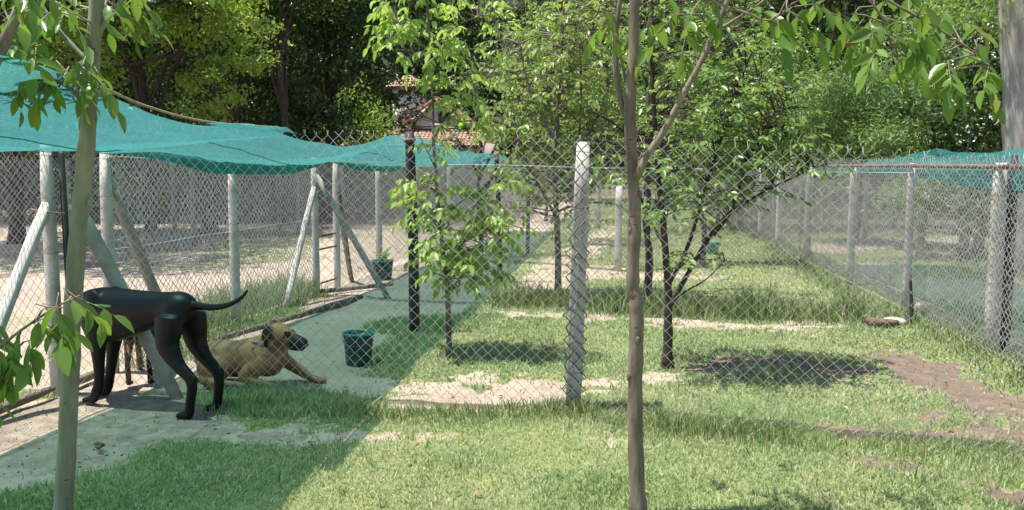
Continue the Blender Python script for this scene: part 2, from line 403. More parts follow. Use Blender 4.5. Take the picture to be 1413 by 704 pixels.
P_soil_shade = [
    [(1205, 484), (1268, 480), (1310, 498), (1350, 514), (1402, 556), (1415, 590), (1360, 580), (1310, 555), (1245, 528)],
    [(1130, 584), (1200, 586), (1268, 596), (1256, 616), (1170, 612)],
    [(1178, 566), (1260, 565), (1316, 572), (1300, 580), (1200, 576)],
    [(1288, 592), (1350, 590), (1500, 600), (1500, 622), (1400, 618), (1300, 610)],
    [(1110, 636), (1200, 640), (1290, 650), (1280, 657), (1180, 650)],
    [(1320, 658), (1420, 660), (1520, 668), (1500, 690), (1400, 676)],
    [(940, 503), (1000, 497), (1090, 493), (1190, 498), (1205, 508), (1120, 516), (1030, 514), (960, 511)],  # bare soil that also paints in the low tree's cast shadow
]
P_shadegrass = [(504, 446), (560, 436), (668, 430), (690, 432), (640, 470), (600, 500), (556, 521), (515, 514), (508, 500), (530, 488), (520, 470)]
P_leftgrass = [(225, 470), (262, 424), (300, 408), (400, 388), (432, 402), (426, 414), (380, 440), (300, 472), (250, 500)]
P_under = [(255, 552), (300, 540), (480, 541), (530, 548), (490, 584), (400, 578), (320, 576)]
def zones(x, y):
    """what covers the ground: grass cover, grass height, sand, soil, dryness with sunlit yellowing"""
    jr = R.normal(0, 1, x.shape); jr2 = R.normal(0, 1, x.shape)
    jx = 0.05 * jr + (vnoise(x, y, 2.2, 1) - 0.5) * 0.34 + (vnoise(x, y, 9, 2) - 0.5) * 0.16
    jy = 0.07 * jr2 + (vnoise(x, y, 2.2, 3) - 0.5) * 0.50 + (vnoise(x, y, 9, 4) - 0.5) * 0.24
    P = np.stack([x + jx, np.maximum(y + jy * np.clip(y / 8, 0.5, 2.5), 0.6), np.zeros_like(x)], -1)
    u, v, _ = proj(P)
    run = (x > -1.72 + jx) & (x < 40)
    g = np.where(run, 1.0, 0.0)
    hgt = np.full(x.shape, 0.034)
    near = y < 6.25
    g = np.where((x <= -1.72 + jx) & (y < 5.9), 1.0, g)
    g = np.where((x < -4.35) & near, 0.12, g)
    kd = inpoly(u, v, P_dirt); g = np.where(kd, 0.02, g)
    for p in P_bare: g = np.where(inpoly(u, v, p) & (vnoise(x, y, 7, 9) < 0.80), 0.05, g)
    soil = np.where(kd, 0.36 + 0.25 * (vnoise(x, y, 1.5, 14) - 0.5), 0.0)
    for p in P_soil_shade:
        k = inpoly(u, v, p) & (vnoise(x, y, 5, 12) < 0.84); soil = np.where(k, 1.0, soil); g = np.where(k, 0.05, g)
    k = inpoly(u, v, P_shadegrass); g = np.where(k, 1.0, g); hgt = np.where(k, 0.05, hgt)
    k = inpoly(u, v, P_under) & (y > 5.4); g = np.where(k, 1.0, g); hgt = np.where(k, 0.085, hgt)
    k = inpoly(u, v, P_leftgrass); g = np.where(k, 0.9, g); hgt = np.where(k, 0.07, hgt)
    # right of the right fence and beyond: thin dry grass on sand
    rr = x > FX(y) + 0.35
    g = np.where(rr, np.clip((vnoise(x, y, 0.8, 21) - 0.38) * 3, 0.05, 0.75), g)
    lf = x < (A0[0] + (y - A0[1]) * LDIR[0] / LDIR[1]) - 0.25
    g = np.where(lf & ~near, np.clip((vnoise(x, y, 0.6, 22) - 0.62) * 3, 0.0, 0.5), g)
    wood = (lf & (y > 24 + 3 * (vnoise(x, y, .3, 77) - .5))) | (y > 46) | (rr & (y > 22))
    soil = np.where(wood, 1.0, soil)
    # thin spots in the lawn
    thin = np.clip((vnoise(x, y, 1.6, 31) * 0.6 + vnoise(x, y, 5, 32) * 0.4 - 0.60) * 5, 0, 1)
    g = np.where(run & (g > 0.5), g * (1 - np.where(near, 0.18, 0.4) * thin), g)
    dry = np.clip(vnoise(x, y, 1.1, 41) * 0.7 + vnoise(x, y, 4, 42) * 0.5 - 0.36 + np.where(x > -1.7, 0.12, 0), 0, 1)  # extra dry tone past the cloth's shadow edge paints the lawn sunlit
    return g, hgt, soil, dry, u, v

def axis(lo, hi, step, far, grow):
    a = list(np.arange(lo, hi, step)); s = step
    while a[-1] < far[1]: s *= grow; a.append(a[-1] + s)
    s = step
    while a[0] > far[0]: s *= grow; a.insert(0, a[0] - s)
    return np.array(a)
gx = axis(-5.0, 4.2, 0.05, (-600, 600), 1.22); gy = axis(2.6, 14, 0.05, (-300, 900), 1.16)
XX, YY = np.meshgrid(gx, gy); X, Y = XX.ravel(), YY.ravel()
g, hg, soil, dry, u, v = zones(X, Y)
Z = (vnoise(X, Y, 0.9, 51) - 0.5) * 0.05 + (vnoise(X, Y, 5, 52) - 0.5) * 0.018 - 0.02
Z = np.where(np.abs(X) > 60, -0.02, Z)
nx, ny = len(gx), len(gy)
i = np.arange(ny - 1)[:, None] * nx; j = np.arange(nx - 1)[None]
F = np.stack([i + j, i + j + 1, i + nx + j + 1, i + nx + j], -1).reshape(-1, 4)
ground = link('ground', mesh('ground', np.stack([X, Y, Z], -1), F, True, {'gm': np.stack([g, 1 - g, soil], -1)}), M['ground'])
tag(ground, 'sandy lawn ground of the fenced runs', None, None, 'structure')
def gz(x, y):
    return (vnoise(x, y, 0.9, 51) - 0.5) * 0.05 + (vnoise(x, y, 5, 52) - 0.5) * 0.018 - 0.02

# ------------------------------------------------------------------ grass
def blades(x, y, L, width, lean, tone, dry, segs=2):
    n = len(x); az = R.uniform(0, 2 * math.pi, n); ld = R.uniform(0, 2 * math.pi, n)
    sx, sy = np.cos(az) * width / 2, np.sin(az) * width / 2
    lx, ly = np.cos(ld) * L * lean, np.sin(ld) * L * lean
    z0 = gz(x, y) - 0.004; H = L * np.sqrt(np.maximum(1 - lean**2, 0.15))
    if segs == 1:
        V = np.stack([np.stack([x - sx, y - sy, z0], -1), np.stack([x + sx, y + sy, z0], -1), np.stack([x + lx, y + ly, z0 + H], -1)], 1)
        F = np.arange(n * 3).reshape(-1, 3); k = 3; Fs = [F]
    else:
        mx, my, mz = x + lx * 0.35, y + ly * 0.35, z0 + H * 0.6
        V = np.stack([np.stack([x - sx, y - sy, z0], -1), np.stack([x + sx, y + sy, z0], -1), np.stack([mx + sx * .8, my + sy * .8, mz], -1),
                      np.stack([mx - sx * .8, my - sy * .8, mz], -1), np.stack([x + lx, y + ly, z0 + H], -1)], 1)
        b = np.arange(n)[:, None] * 5; Fs = [b + np.array([[0, 1, 2, 3]]), b + np.array([[3, 2, 4]])]; k = 5
    return V.reshape(-1, 3), Fs, np.repeat(tone, k), np.repeat(dry, k)
def scatter(x0, x1, y0, y1, dens):
    n = int((x1 - x0) * (y1 - y0) * dens); return R.uniform(x0, x1, n), R.uniform(y0, y1, n)
def frame_ok(x, y, m=120):
    u, v, d = proj(np.stack([x, y, np.zeros_like(x)], -1)); return (u > -m) & (u < 1413 + m) & (v < 704 + m)
def lawn(name, label, x0, x1, y0, y1, dens, width, segs, hs=1.0):
    x, y = scatter(x0, x1, y0, y1, dens); k = frame_ok(x, y, 160); x, y = x[k], y[k]
    g, h, so_, dr, u, v = zones(x, y)
    k = R.uniform(0, 1, len(x)) < g; x, y, h, dr = x[k], y[k], h[k], dr[k]
    n = len(x); L = h * hs * R.uniform(0.55, 1.35, n) * (0.7 + 0.7 * vnoise(x, y, 2.5, 61))
    tone = np.clip(R.normal(0.5, 0.22, n) + (vnoise(x, y, 1.8, 62) - 0.5) * 0.7, 0, 1)
    d = np.clip((R.uniform(0, 1, n) < dr * 0.8) * R.uniform(0.4, 1, n), 0, 1)
    V, F, t_, d_ = blades(x, y, L, width * R.uniform(0.7, 1.3, n), np.clip(R.normal(0.68, 0.22, n), 0.05, 0.96), tone, d, segs)
    o = link(name, mesh(name, V, F, False, {'tone': t_, 'dry': d_}), M['grass']); tag(o, label, 'grass', None, 'stuff'); return o
lawn('lawn_grass', 'short sunlit lawn in front of the wire fence', -4.2, 4.2, 2.9, 6.2, 9000, 0.0055, 2)
x, y = scatter(-4, 4.2, 3.0, 11, 26); g_, h_, s_, d_, u_, v_ = zones(x, y); k = (R.uniform(0, 1, len(x)) < g_) & (vnoise(x, y, 1.3, 88) > .4); x, y = x[k], y[k]; n = len(x)
xx_ = np.repeat(x, 5) + R.normal(0, .02, n * 5); yy_ = np.repeat(y, 5) + R.normal(0, .02, n * 5)
V, F, t_, d_ = blades(xx_, yy_, R.uniform(.04, .10, n * 5), R.uniform(.004, .012, n * 5), np.clip(R.normal(.6, .25, n * 5), .05, .95), R.uniform(0, 1, n * 5), (R.uniform(0, 1, n * 5) < .45) * R.uniform(.3, 1, n * 5), 2)
tag(link('lawn_weeds', mesh('lawn_weeds', V, F, False, {'tone': t_, 'dry': d_}), M['weed']), 'scattered tufts and dry stalks standing out of the lawn', 'weeds', None, 'stuff')
lawn('run_grass', 'short grass inside the fenced runs', -4.6, 5.5, 6.2, 11.0, 3600, 0.010, 2)
lawn('far_grass', 'grass in the runs beyond the second fence', -8, 9, 11.0, 24.0, 650, 0.022, 1, 1.3)
lawn('distant_grass', 'thin grass far down the runs', -14, 16, 24.0, 42.0, 130, 0.05, 1, 2.0)

def tall(name, label, path, halfw, dens, hmin, hmax, width=0.007, clump=0.5, dryp=0.18, tonem=0.45):
    """a strip of tall grass along a ground path"""
    path = np.asarray(path)[:, :2]; xs, ys, hh = [], [], []
    for a, b in zip(path[:-1], path[1:]):
        Lg = np.linalg.norm(b - a); n = int(Lg * halfw * 2 * dens); t = R.uniform(0, 1, n); s = R.normal(0, halfw * 0.55, n)
        nn = np.array([-(b - a)[1], (b - a)[0]]) / Lg
        p = a + (b - a) * t[:, None] + nn * s[:, None]
        xs.append(p[:, 0]); ys.append(p[:, 1]); hh.append(np.exp(-(s / halfw)**2))
    x, y, hh = map(np.concatenate, (xs, ys, hh))
    cl = np.clip(vnoise(x, y, 3.0, 71) * 0.65 + vnoise(x, y, 9, 72) * 0.5 - 0.1, 0, 1)
    k = (R.uniform(0, 1, len(x)) < clump + (1 - clump) * cl * 1.6) & frame_ok(x, y, 200); x, y, hh, cl = x[k], y[k], hh[k], cl[k]
    n = len(x); L = (hmin + (hmax - hmin) * cl) * (0.45 + 0.55 * hh) * R.uniform(0.5, 1.25, n)
    V, F, t_, d_ = blades(x, y, L, width * R.uniform(0.6, 1.4, n), np.clip(R.normal(0.45, 0.2, n), 0.05, 0.9), np.clip(R.normal(tonem, 0.25, n), 0, 1), (R.uniform(0, 1, n) < dryp) * R.uniform(0.4, 1, n), 2)
    o = link(name, mesh(name, V, F, False, {'tone': t_, 'dry': d_}), M['weed']); return tag(o, label, 'grass', None, 'stuff')
tall('tall_grass', 'uncut grass along the foot of the near wire fence', [G(300, 562), G(480, 566), G(620, 572), N1 + [0, -.03, 0], G(900, 590), G(1100, 604)], 0.20, 2600, 0.05, 0.16, tonem=0.55, dryp=0.25)
tall('tall_grass', 'rank weeds along the right part of the near fence', [G(840, 590), G(1000, 597), G(1120, 612), G(1413, 634)], 0.22, 1300, 0.04, 0.13, dryp=0.4, tonem=0.55)
tall('tall_grass', 'band of long grass under the second cross fence', [G(680, 419), G(800, 424), G(980, 434), G(1195, 443)], 0.34, 1500, 0.20, 0.44, 0.010, tonem=0.35)
tall('tall_grass', 'weedy clump growing on the left fence line', [G(235, 470), G(300, 440), G(360, 420), G(425, 402)], 0.36, 1300, 0.16, 0.50, 0.011, 0.35, tonem=0.6)
tall('tall_grass', 'long grass along the foot of the right fence', [G(1440, 540), G(1372, 492), G(1290, 462), G(1190, 418), G(1110, 368), G(1060, 340)], 0.28, 550, 0.06, 0.17, 0.010)
tall('tall_grass', 'grass tuft at the foot of the thin sapling', [G(604, 490), G(640, 490)], 0.10, 1500, 0.08, 0.2)
tall('tall_grass', 'long grass beside the gate posts on the left', [G(170, 505), G(260, 490)], 0.18, 700, 0.08, 0.22)

# ------------------------------------------------------------------ fences
def netting(p0, p1, h0, h1, cell=0.080, r=0.0015, z0=0.02, sides=4, tips=True, sag=0.012, jit=0.0025, hend=None):
    """chain link: upright zigzag wires hooked into each other"""
    p0 = np.asarray(p0, float); p1 = np.asarray(p1, float); d = p1 - p0; L = np.linalg.norm(d); d = d / L
    nrm = np.array([-d[1], d[0], 0]); ns = max(2, int(round(L / cell * 2))); cw = L / ns
    s = (np.arange(ns) + 0.5) * cw
    rows = int(round(max(h0, h1) / (cell / 2))) + 1
    k = np.arange(rows)
    H = h0 + (h1 - h0) * s / L
    sgn = np.where(k % 2 == 0, 1.0, -1.0)
    ph = np.where(np.arange(ns) % 2 == 0, 1.0, -1.0)[:, None]; sg2 = sgn[None] * ph
    uu = s[:, None] + sg2 * cw * 0.5 + R.normal(0, jit, (ns, rows))
    zz = z0 + (H[:, None] - z0) * k[None] / (rows - 1) + R.normal(0, jit, (ns, rows))
    zz += -sag * np.sin(uu / L * math.pi * max(1, round(L / 2.5)))**2 * (k / (rows - 1))[None]**3
    off = sg2 * 0.5 * r + 0.012 * (vnoise(uu, zz, 1.2, 81) - 0.5) * 2
    C = p0[None, None] + d * uu[..., None] + nrm * off[..., None]; C[..., 2] = zz
    if tips:                                     # twisted barbs past the top edge
        tip = C[:, -1] + d[None] * (-sg2[:, -1:]) * 0.012 + np.array([0, 0, 0.028]) + R.normal(0, 0.009, (ns, 3))
        C = np.concatenate([C, tip[:, None]], 1); rows += 1
    th = np.arange(sides) * 2 * math.pi / sides + 0.5
    # ring axes: n and the in-plane direction across the wire (kept simple: u axis and n axis)
    ring = np.cos(th)[:, None] * d * 1.35 + np.sin(th)[:, None] * nrm
    V = C[:, :, None] + r * ring[None, None]
    V = V.reshape(-1, 3)
    base = (np.arange(ns)[:, None, None] * rows + np.arange(rows - 1)[None, :, None]) * sides
    j = np.arange(sides)[None, None]; kk = (j + 1) % sides
    F = np.stack([base + j, base + kk, base + sides + kk, base + sides + j], -1).reshape(-1, 4)
    return V, [F]
def add_net(root, p0, p1, h0, h1=None, name='wire_netting', **kw):
    V, F = netting(p0, p1, h0, h0 if h1 is None else h1, **kw)
    o = part(name, V, F, M['wire'], root); o['kind'] = 'stuff'; return o
def add_wire(root, p0, p1, z0, z1, r=0.003, sag=0.01, name='line_wire', m='wire', n=24):
    t = np.linspace(0, 1, n); P = np.outer(1 - t, np.r_[p0[:2], z0]) + np.outer(t, np.r_[p1[:2], z1]); P[:, 2] -= sag * np.sin(t * math.pi * 3)**2
    V, F = tube(P, r, 5, False); return part(name, V, F, M[m], root)
def add_post(root, p, h, wdt=0.11, m='concrete', lean=(0, 0), name='post', top=None, side=None):
    if p[1] < 10 and name == 'post':
        for zz in (0.25, 0.62, 1.0, 1.36, h - 0.08):
            q = wdt * 0.56; c = np.asarray(p, float) + [lean[0] * zz / h, lean[1] * zz / h, zz + R.normal(0, .02)]
            V, F = tube(c + np.array([[q, q, 0], [-q, q, .006], [-q, -q - .01, .004], [q, -q - .01, -.004], [q, q, 0.002]]), 0.0022, 5); part('tie_wire', V, F, M['rust'], root)
    p = np.asarray(p, float); V, F = prism(p + [0, 0, -0.05], p + [lean[0], lean[1], h], wdt * 1.05, wdt * 0.92, side)
    return part(name, V, F, M[m], root)
def add_brace(root, p0, p1, wdt=0.09, m='concrete', name='brace'):
    V, F = prism(p0, p1, wdt, wdt, np.array([1.0, 0.2, 0])); return part(name, V, F, M[m], root)

# near fence
f1 = thing('wire_fence', 'near chain link fence crossing the lawn with a leaning concrete post', 'fence', N1)
add_net(f1, N0, N1, 1.86, 1.77); add_net(f1, N1, N2, 1.77, 1.60)
tp = W(804, 196, N1[1]); add_post(f1, N1 + [0, 0.075, 0], tp[2], 0.10, 'concrete', (tp[0] - N1[0], 0.0))
# second skin of netting where the two lengths are lapped round the post
lean = np.array([tp[0] - N1[0], 0, 0])
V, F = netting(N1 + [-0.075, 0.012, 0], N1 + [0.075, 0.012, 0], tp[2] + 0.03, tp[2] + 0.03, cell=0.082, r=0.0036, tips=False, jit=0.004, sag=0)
V = V + lean * (V[:, 2:3] / tp[2]); o = part('lapped_netting', V, F, M['dark_wire'], f1); o['kind'] = 'stuff'  # dark wire colour stands in for wire shadows on the sunlit post
add_post(f1, N2 + [0, 0.07, 0], 1.7)
V, F = tube(np.array([A0 + [0.12, -.02, 1.27], N0 + [0.05, 0, 1.26]]), 0.003, 5); 
# brace of the near fence running down to the right from the gate post
BR0 = on_line(A0, A1, 100); bt = W(104, 280, A0[1] - 0.03); bb = G(247, 545)
add_brace(f1, bb + [0, 0, -0.05], bt, 0.085, 'shade_concrete')

# left fence with its two gateways
f2 = thing('wire_fence', 'long chain link fence on concrete posts along the sandy yard, with braced gate posts', 'fence', A0)
B0 = on_line(A0, A1, 152); P325 = on_line(A0, A1, 325); AP = on_line(A0, A1, 437); BP = on_line(A0, A1, 466); P525 = on_line(A0, A1, 524)
LEND = A0 + LDIR * 26
HL = 1.71
add_post(f2, A0, 1.74, 0.08, 'concrete'); add_post(f2, B0, 1.72, 0.078, 'concrete'); add_post(f2, P325, 1.62, 0.08, 'concrete')
add_post(f2, AP, 1.69, 0.075, 'concrete'); add_post(f2, BP, 1.68, 0.075, 'concrete'); add_post(f2, P525, 1.62, 0.085, 'concrete')
for k in (18.0, 21.5, 25.0): add_post(f2, A0 + LDIR * k, 1.62, 0.12, 'concrete')
V, F = tube(np.array([A0 + [0.115, 0.02, -0.03], A0 + [0.10, 0.02, 1.72]]), 0.022, 8); part('gate_pipe', V, F, M['dark_pole'], f2)
for zz in (1.28, 0.62, 0.38):
    V, F = tube(np.array([A0 + [-0.085, -0.07, zz + 0.02], A0 + [0.0, -0.075, zz], A0 + [0.14, -0.03, zz - 0.01]]), 0.006, 6); part('hinge_strap', V, F, M['rust'], f2)
NEAR_END = A0 - LDIR * 3.2
add_brace(f2, np.r_[(A0 - LDIR * 1.02)[:2], -0.06] + [0.03, 0, 0], np.r_[A0[:2], 1.33] - LDIR * 0.02, 0.07)
add_brace(f2, np.r_[(B0 + LDIR * 1.0)[:2], -0.06], np.r_[B0[:2], 1.55], 0.075, 'shade_concrete')
add_brace(f2, np.r_[(AP - LDIR * 1.0)[:2], -0.06] , np.r_[AP[:2], 1.35], 0.065)
add_net(f2, NEAR_END, A0 - LDIR * 0.03, 1.72); add_net(f2, B0 + LDIR * 0.02, AP, 1.69, 1.66, r=0.0026); add_net(f2, BP, LEND, 1.66, 1.62, r=0.0025, sides=3)
add_wire(f2, NEAR_END, A0, 1.70, 1.70); add_wire(f2, B0, AP, 1.67, 1.64, 0.0035); add_wire(f2, B0, AP, 0.95, 0.95, 0.003); add_wire(f2, BP, LEND, 1.64, 1.6, 0.004)
# brown pole leaning in the second gateway, with a bent foot
q = np.array([np.r_[BP[:2], 1.25] + [0.03, 0, 0], W(476, 330, BP[1] + 0.4), W(485, 385, BP[1] + 0.55), W(492, 391, BP[1] + 0.5), W(505, 396, BP[1] + 0.35)])
V, F = tube(spline(q, 20), np.linspace(0.045, 0.022, 20), 8); part('leaning_pole', V, F, M['brown_wood'], f2)
for zz in (0.72, 0.55, 0.12):
    V, F = tube(np.array([np.r_[AP[:2], zz], np.r_[BP[:2], zz - 0.01]]), 0.012, 6); part('gate_wire', V, F, M['dark_pole'], f2)
V, F = prism(np.r_[AP[:2], 0.03], np.r_[(BP + [0.75, 0.0, 0])[:2], 0.04], 0.06, 0.05, np.array([0, 1., 0])); part('sill_board', V, F, M['wood'], f2)
# boards along the foot of the fence, left of the dogs
for a, b in ((-2.6, -1.2), (-1.15, -0.05), (0.05, 0.62)):
    V, F = prism(np.r_[(A0 + LDIR * a)[:2], 0.035] + [0.03, -0.04, 0], np.r_[(A0 + LDIR * b)[:2], 0.05] + [0.03, -0.04, 0], 0.06, 0.05, np.array([1., 0, 0])); part('foot_board', V, F, M['wood'], f2)

# second and third cross fence
f3 = thing('wire_fence', 'second cross fence beyond the first lawn with long grass under it', 'fence', C0)
cm = on_line(C0, C1, 893)
add_net(f3, C0, C1, 1.66, 1.55, r=0.0022, sides=3); add_wire(f3, C0, C1, 1.64, 1.52, 0.004)
add_post(f3, cm, 1.55, 0.05, 'dark_pole')
add_brace(f3, np.r_[G(537, 409)[:2], -0.05], np.r_[AP[:2], 1.52], 0.075, 'shade_concrete')
Q0 = G(545, 352); Q1 = G(1112, 358); qm = G(853, 371)
f4 = thing('wire_fence', 'third cross fence with a pale concrete post amid the runs', 'fence', Q0)
add_net(f4, Q0, qm, 1.6, 1.55, r=0.0032, sides=3); add_net(f4, qm, Q1, 1.55, r=0.0032, sides=3); add_post(f4, qm, 1.28, 0.11)
Q2 = G(620, 312); Q3 = G(1040, 316)
f5 = thing('wire_fence', 'farthest cross fence near the end of the runs', 'fence', Q2)
add_net(f5, Q2, Q3, 1.55, r=0.004, sides=3, cell=0.13); add_post(f5, Q2, 1.6); add_post(f5, (Q2 + Q3) / 2, 1.6, 0.13); add_post(f5, Q3, 1.6)

# right fence with a rusty top pipe
f6 = thing('wire_fence', 'right side chain link fence on pale concrete posts under a rusty top pipe', 'fence', R0)
RN = R0 - RDIR * 3.0; RF = R0 + RDIR * 27
for px, hh, wd in ((1372, 1.62, 0.105), (1251, 1.62, 0.08), (1172, 1.58, 0.09), (1112, 1.58, 0.10), (1072, 1.6, 0.10), (1047, 1.6, 0.10), (1020, 1.6, 0.10)):
    p = on_line(RN, RF, px); add_post(f6, p, hh, wd)
add_post(f6, R0 + [0.10, 0.05, 0], 1.68, 0.07, 'dark_pole', name='steel_post')
for a, b in ((-3.0, 0.0), (0.0, 1.95), (1.95, 6.5), (6.5, 14.0)):
    V, F = tube(np.array([np.r_[(R0 + RDIR * a)[:2], 1.585 + 0.01 * math.sin(a)], np.r_[(R0 + RDIR * (b - 0.01))[:2], 1.585 + 0.01 * math.sin(b)]]) + [-0.03, -0.075, 0], 0.021, 8); part('top_pipe', V, F, M['rust'], f6)
add_net(f6, RN + [-.06, 0, 0], R0 + RDIR * 8 + [-.06, 0, 0], 1.66, r=0.0026); add_net(f6, R0 + RDIR * 8, RF, 1.62, r=0.0027, sides=3)
add_net(f6, R0 - RDIR * 2 + [0.1, 0, 0], R0 + RDIR * 14 + [0.1, 0, 0], 1.55, r=0.0024, sides=3, cell=0.07, name='second_netting')
V, F = tube(spline([R1 + [-0.02, -0.1, 0.0], R1 + [0.02, -0.09, 0.16], R1 + [0.0, -0.07, 0.5]], 10), [0.05, 0.045, 0.035, .03, .025, .02, .018, .016, .014, .012], 8); part('burnt_stub', V, F, M['dark_pole'], f6)
R20 = np.array([R0[0] + 2.3, R0[1] - 1.0, 0]); R21 = R20 + RDIR * 24
f7 = thing('wire_fence', 'chain link fence of the neighbouring run on the far side of the right walkway', 'fence', R20)
add_net(f7, R20, R21, 1.6, r=0.0024, sides=3)
for k in (0.4, 3.6, 6.8, 10, 13.5, 17.5, 22): add_post(f7, R20 + RDIR * k, 1.6, 0.09)
R30 = np.array([R0[0] + 5.0, R0[1] + 2.0, 0]); R31 = R30 + np.array([9.0, 3.0, 0])
f8 = thing('wire_fence', 'distant fence crossing the yard beyond the right walkway', 'fence', R30)
add_net(f8, R20 + RDIR * 4.5, R31, 1.6, r=0.0035, sides=3)
for k in (0.25, 0.6, 0.95): add_post(f8, (R20 + RDIR * 4.5) * (1 - k) + R31 * k, 1.6, 0.12)
# fences of the yard on the left
L20 = np.array([-9.5, 10.5, 0]); L21 = np.array([-7.6, 24, 0])
f9 = thing('wire_fence', 'far fence in the shady yard left of the runs', 'fence', L20)
add_net(f9, L20, L21, 1.7, r=0.0036, sides=3, cell=0.09)
for k in (0.0, 0.25, 0.5, 0.75, 1.0): add_post(f9, L20 * (1 - k) + L21 * k, 1.7, 0.09, 'shade_concrete')
f10 = thing('wire_fence', 'fence across the back of the shady yard under the trees', 'fence', (-16, 19, 0))
add_net(f10, np.array([-17., 18, 0]), np.array([-3.5, 21.5, 0]), 1.7, r=0.004, sides=3, cell=0.11)
for k in (0.1, 0.3, 0.5, 0.7, 0.9): add_post(f10, np.array([-17., 18, 0]) * (1 - k) + np.array([-3.5, 21.5, 0]) * k, 1.7, 0.09, 'shade_concrete')

# poles that carry the free edge of the shade cloth
def pole(base, top, label, r=0.05, m='dark_pole'):
    t = thing('pole', label, 'pole', base); P = spline([np.asarray(base) + [0, 0, -0.05], (np.asarray(base) + top) / 2 + [0.01, 0, 0], top], 14)
    V, F = tube(P, np.linspace(r * 1.05, r * 0.9, 14), 10, wob=0.02); part('shaft', V, F, M[m], t)
    V, F = tube(np.array([np.asarray(top) - [0, 0, 0.1], np.asarray(top) - [0, 0, 0.06]]), r * 1.15, 10); part('wire_tie', V, F, M['rust'], t)
p572 = G(572, 458); pole(p572, W(565, 182, p572[1]), 'black tarred pole holding the free edge of the turquoise cloth')
p690 = G(690, 386); pole(p690, np.array([p690[0] - 0.05, p690[1], 1.76]), 'slim dark pole farther along the turquoise cloth', 0.035)
p722 = G(728, 350); pole(p722, np.array([p722[0], p722[1], 1.74]), 'last thin dark pole at the far end of the cloth', 0.035)
# kerb board along the walkway
kb = thing('edging_board', 'weathered edging board between weeds and the shaded walkway', 'board', G(395, 438))
ka, kc = G(286, 474), G(500, 409)
for s0, s1 in ((0, .48), (.49, 1.0)):
    V, F = prism(ka * (1 - s0) + kc * s0, ka * (1 - s1) + kc * s1, 0.035, 0.035, np.array([1., 0, 0]), depth=0.07); part('board', V, F, M['wood'], kb)

# ------------------------------------------------------------------ shade cloths
def cloth_sheet(name, label, redge, ledge, valance, nu=26, nv=220, sagm=0.05, seed=0):
    """redge / ledge: control points of the two long edges; valance: (y, drop) pairs of the hanging margin"""
    re = spline(redge, nv); le = spline(ledge, nv)
    dr = np.interp(le[:, 1], [q[0] for q in valance], [q[1] for q in valance])
    us = np.linspace(0, 1, nu); V = []
    for uu in us:
        p = re * (1 - uu) + le * uu
        p[:, 2] -= sagm * 4 * uu * (1 - uu) * (0.8 + 0.5 * np.sin(p[:, 1] * 1.7 + seed))
        p[:, 2] += (vnoise(p[:, 0] * 2.0, p[:, 1], 1.6, 91 + seed) - 0.5) * 0.05 + (vnoise(p[:, 0] * 0.6 + p[:, 1] * 0.25, p[:, 1] - p[:, 0] * 1.5, 4.5, 92 + seed) - 0.5) * 0.03 * min(1, uu * 6) + 0.012 * np.sin(p[:, 1] * 9 + 6 * vnoise(p[:, 1], p[:, 0], .8, 97)) * (abs(uu - .5) * 2) ** 3 * min(1, uu * 8)
        V.append(p)
    V = np.array(V); a, b = V.shape[:2]
    hm = []
    for lay in (0, 1, 2):  # extra layers added to darken the margin hanging in shadow
        H_ = []
        for k in range(6):
            p = le.copy(); p[:, 2] += 0.004 - lay * 0.003 - dr * (k / 5) * (1 - 0.06 * lay); p[:, 0] -= 0.004 + 0.012 * lay + 0.02 * k / 5 + 0.05 * (vnoise(p[:, 1], p[:, 1] * 0, 3.0, 95 + lay) - 0.5) * k / 5; H_.append(p)
        i = np.arange(5)[:, None] * b; j = np.arange(b - 1)[None]
        hm.append((np.array(H_).reshape(-1, 3), [np.stack([i + j, i + j + 1, i + b + j + 1, i + b + j], -1).reshape(-1, 4)]))
    i = np.arange(a - 1)[:, None] * b; j = np.arange(b - 1)[None]
    F = np.stack([i + j, i + j + 1, i + b + j + 1, i + b + j], -1).reshape(-1, 4)
    root = thing(name, label, 'shade cloth', (le[nv // 3] * [1, 1, 0]))
    o = part('cloth', V.reshape(-1, 3), F, M['cloth'], root, True)
    Vh, Fh = join(hm); part('hanging_margin', Vh, Fh, M['cloth'], root, True)
    for uu, nm in ((0.52, 'seam'), (0.985, 'edge_cord')):
        k = min(nu - 1, int(round(uu * (nu - 1)))); q = V[k].copy(); q[:, 2] -= 0.004; Vs, Fs = tube(q, 0.0035, 4, False); part(nm, Vs, Fs, M['cloth'], root, True)
    return root, re, le
XR = -2.14
redge = [np.array([XR - 0.1, 1.2, 2.05]), np.array([XR, 2.6, 1.99])] + [WX(px, py, XR) for px, py in ((140, 124), (220, 156), (285, 171), (385, 179), (440, 200), (500, 197), (560, 186), (620, 205), (690, 214))] + [np.array([XR, 18, 1.68]), np.array([XR, 22, 1.70])]
XL = -3.98
LX = lambda y: A0[0] + (y - A0[1]) * LDIR[0] / LDIR[1] + 0.10
ledge = []
for yy, hz in ((1.2, 1.74), (3.5, 1.73), (5.2, 1.71), (6.2, 1.71), (7.2, 1.72), (8.2, 1.66), (9.8, 1.63), (11.4, 1.66), (12.5, 1.62), (14.5, 1.60), (18, 1.62), (22, 1.64)):
    ledge.append(np.array([LX(yy), yy, hz]))
c1, re1, le1 = cloth_sheet('shade_cloth', 'long turquoise shade cloth slung over the walkway left of the runs', redge, ledge, [(0, 0.01), (6.4, 0.01), (7.0, 0.07), (8.0, 0.15), (10.0, 0.13), (11.2, 0.03), (12.2, 0.11), (14, 0.10), (15, 0.04), (22, 0.05)])
rp = [WX(px, py, XR + 0.015) for px, py in ((100, 108), (140, 120), (200, 146), (285, 168), (385, 176))]
V, F = tube(spline(rp, 30), 0.006, 6); part('rope', V, F, M['rope'], c1)
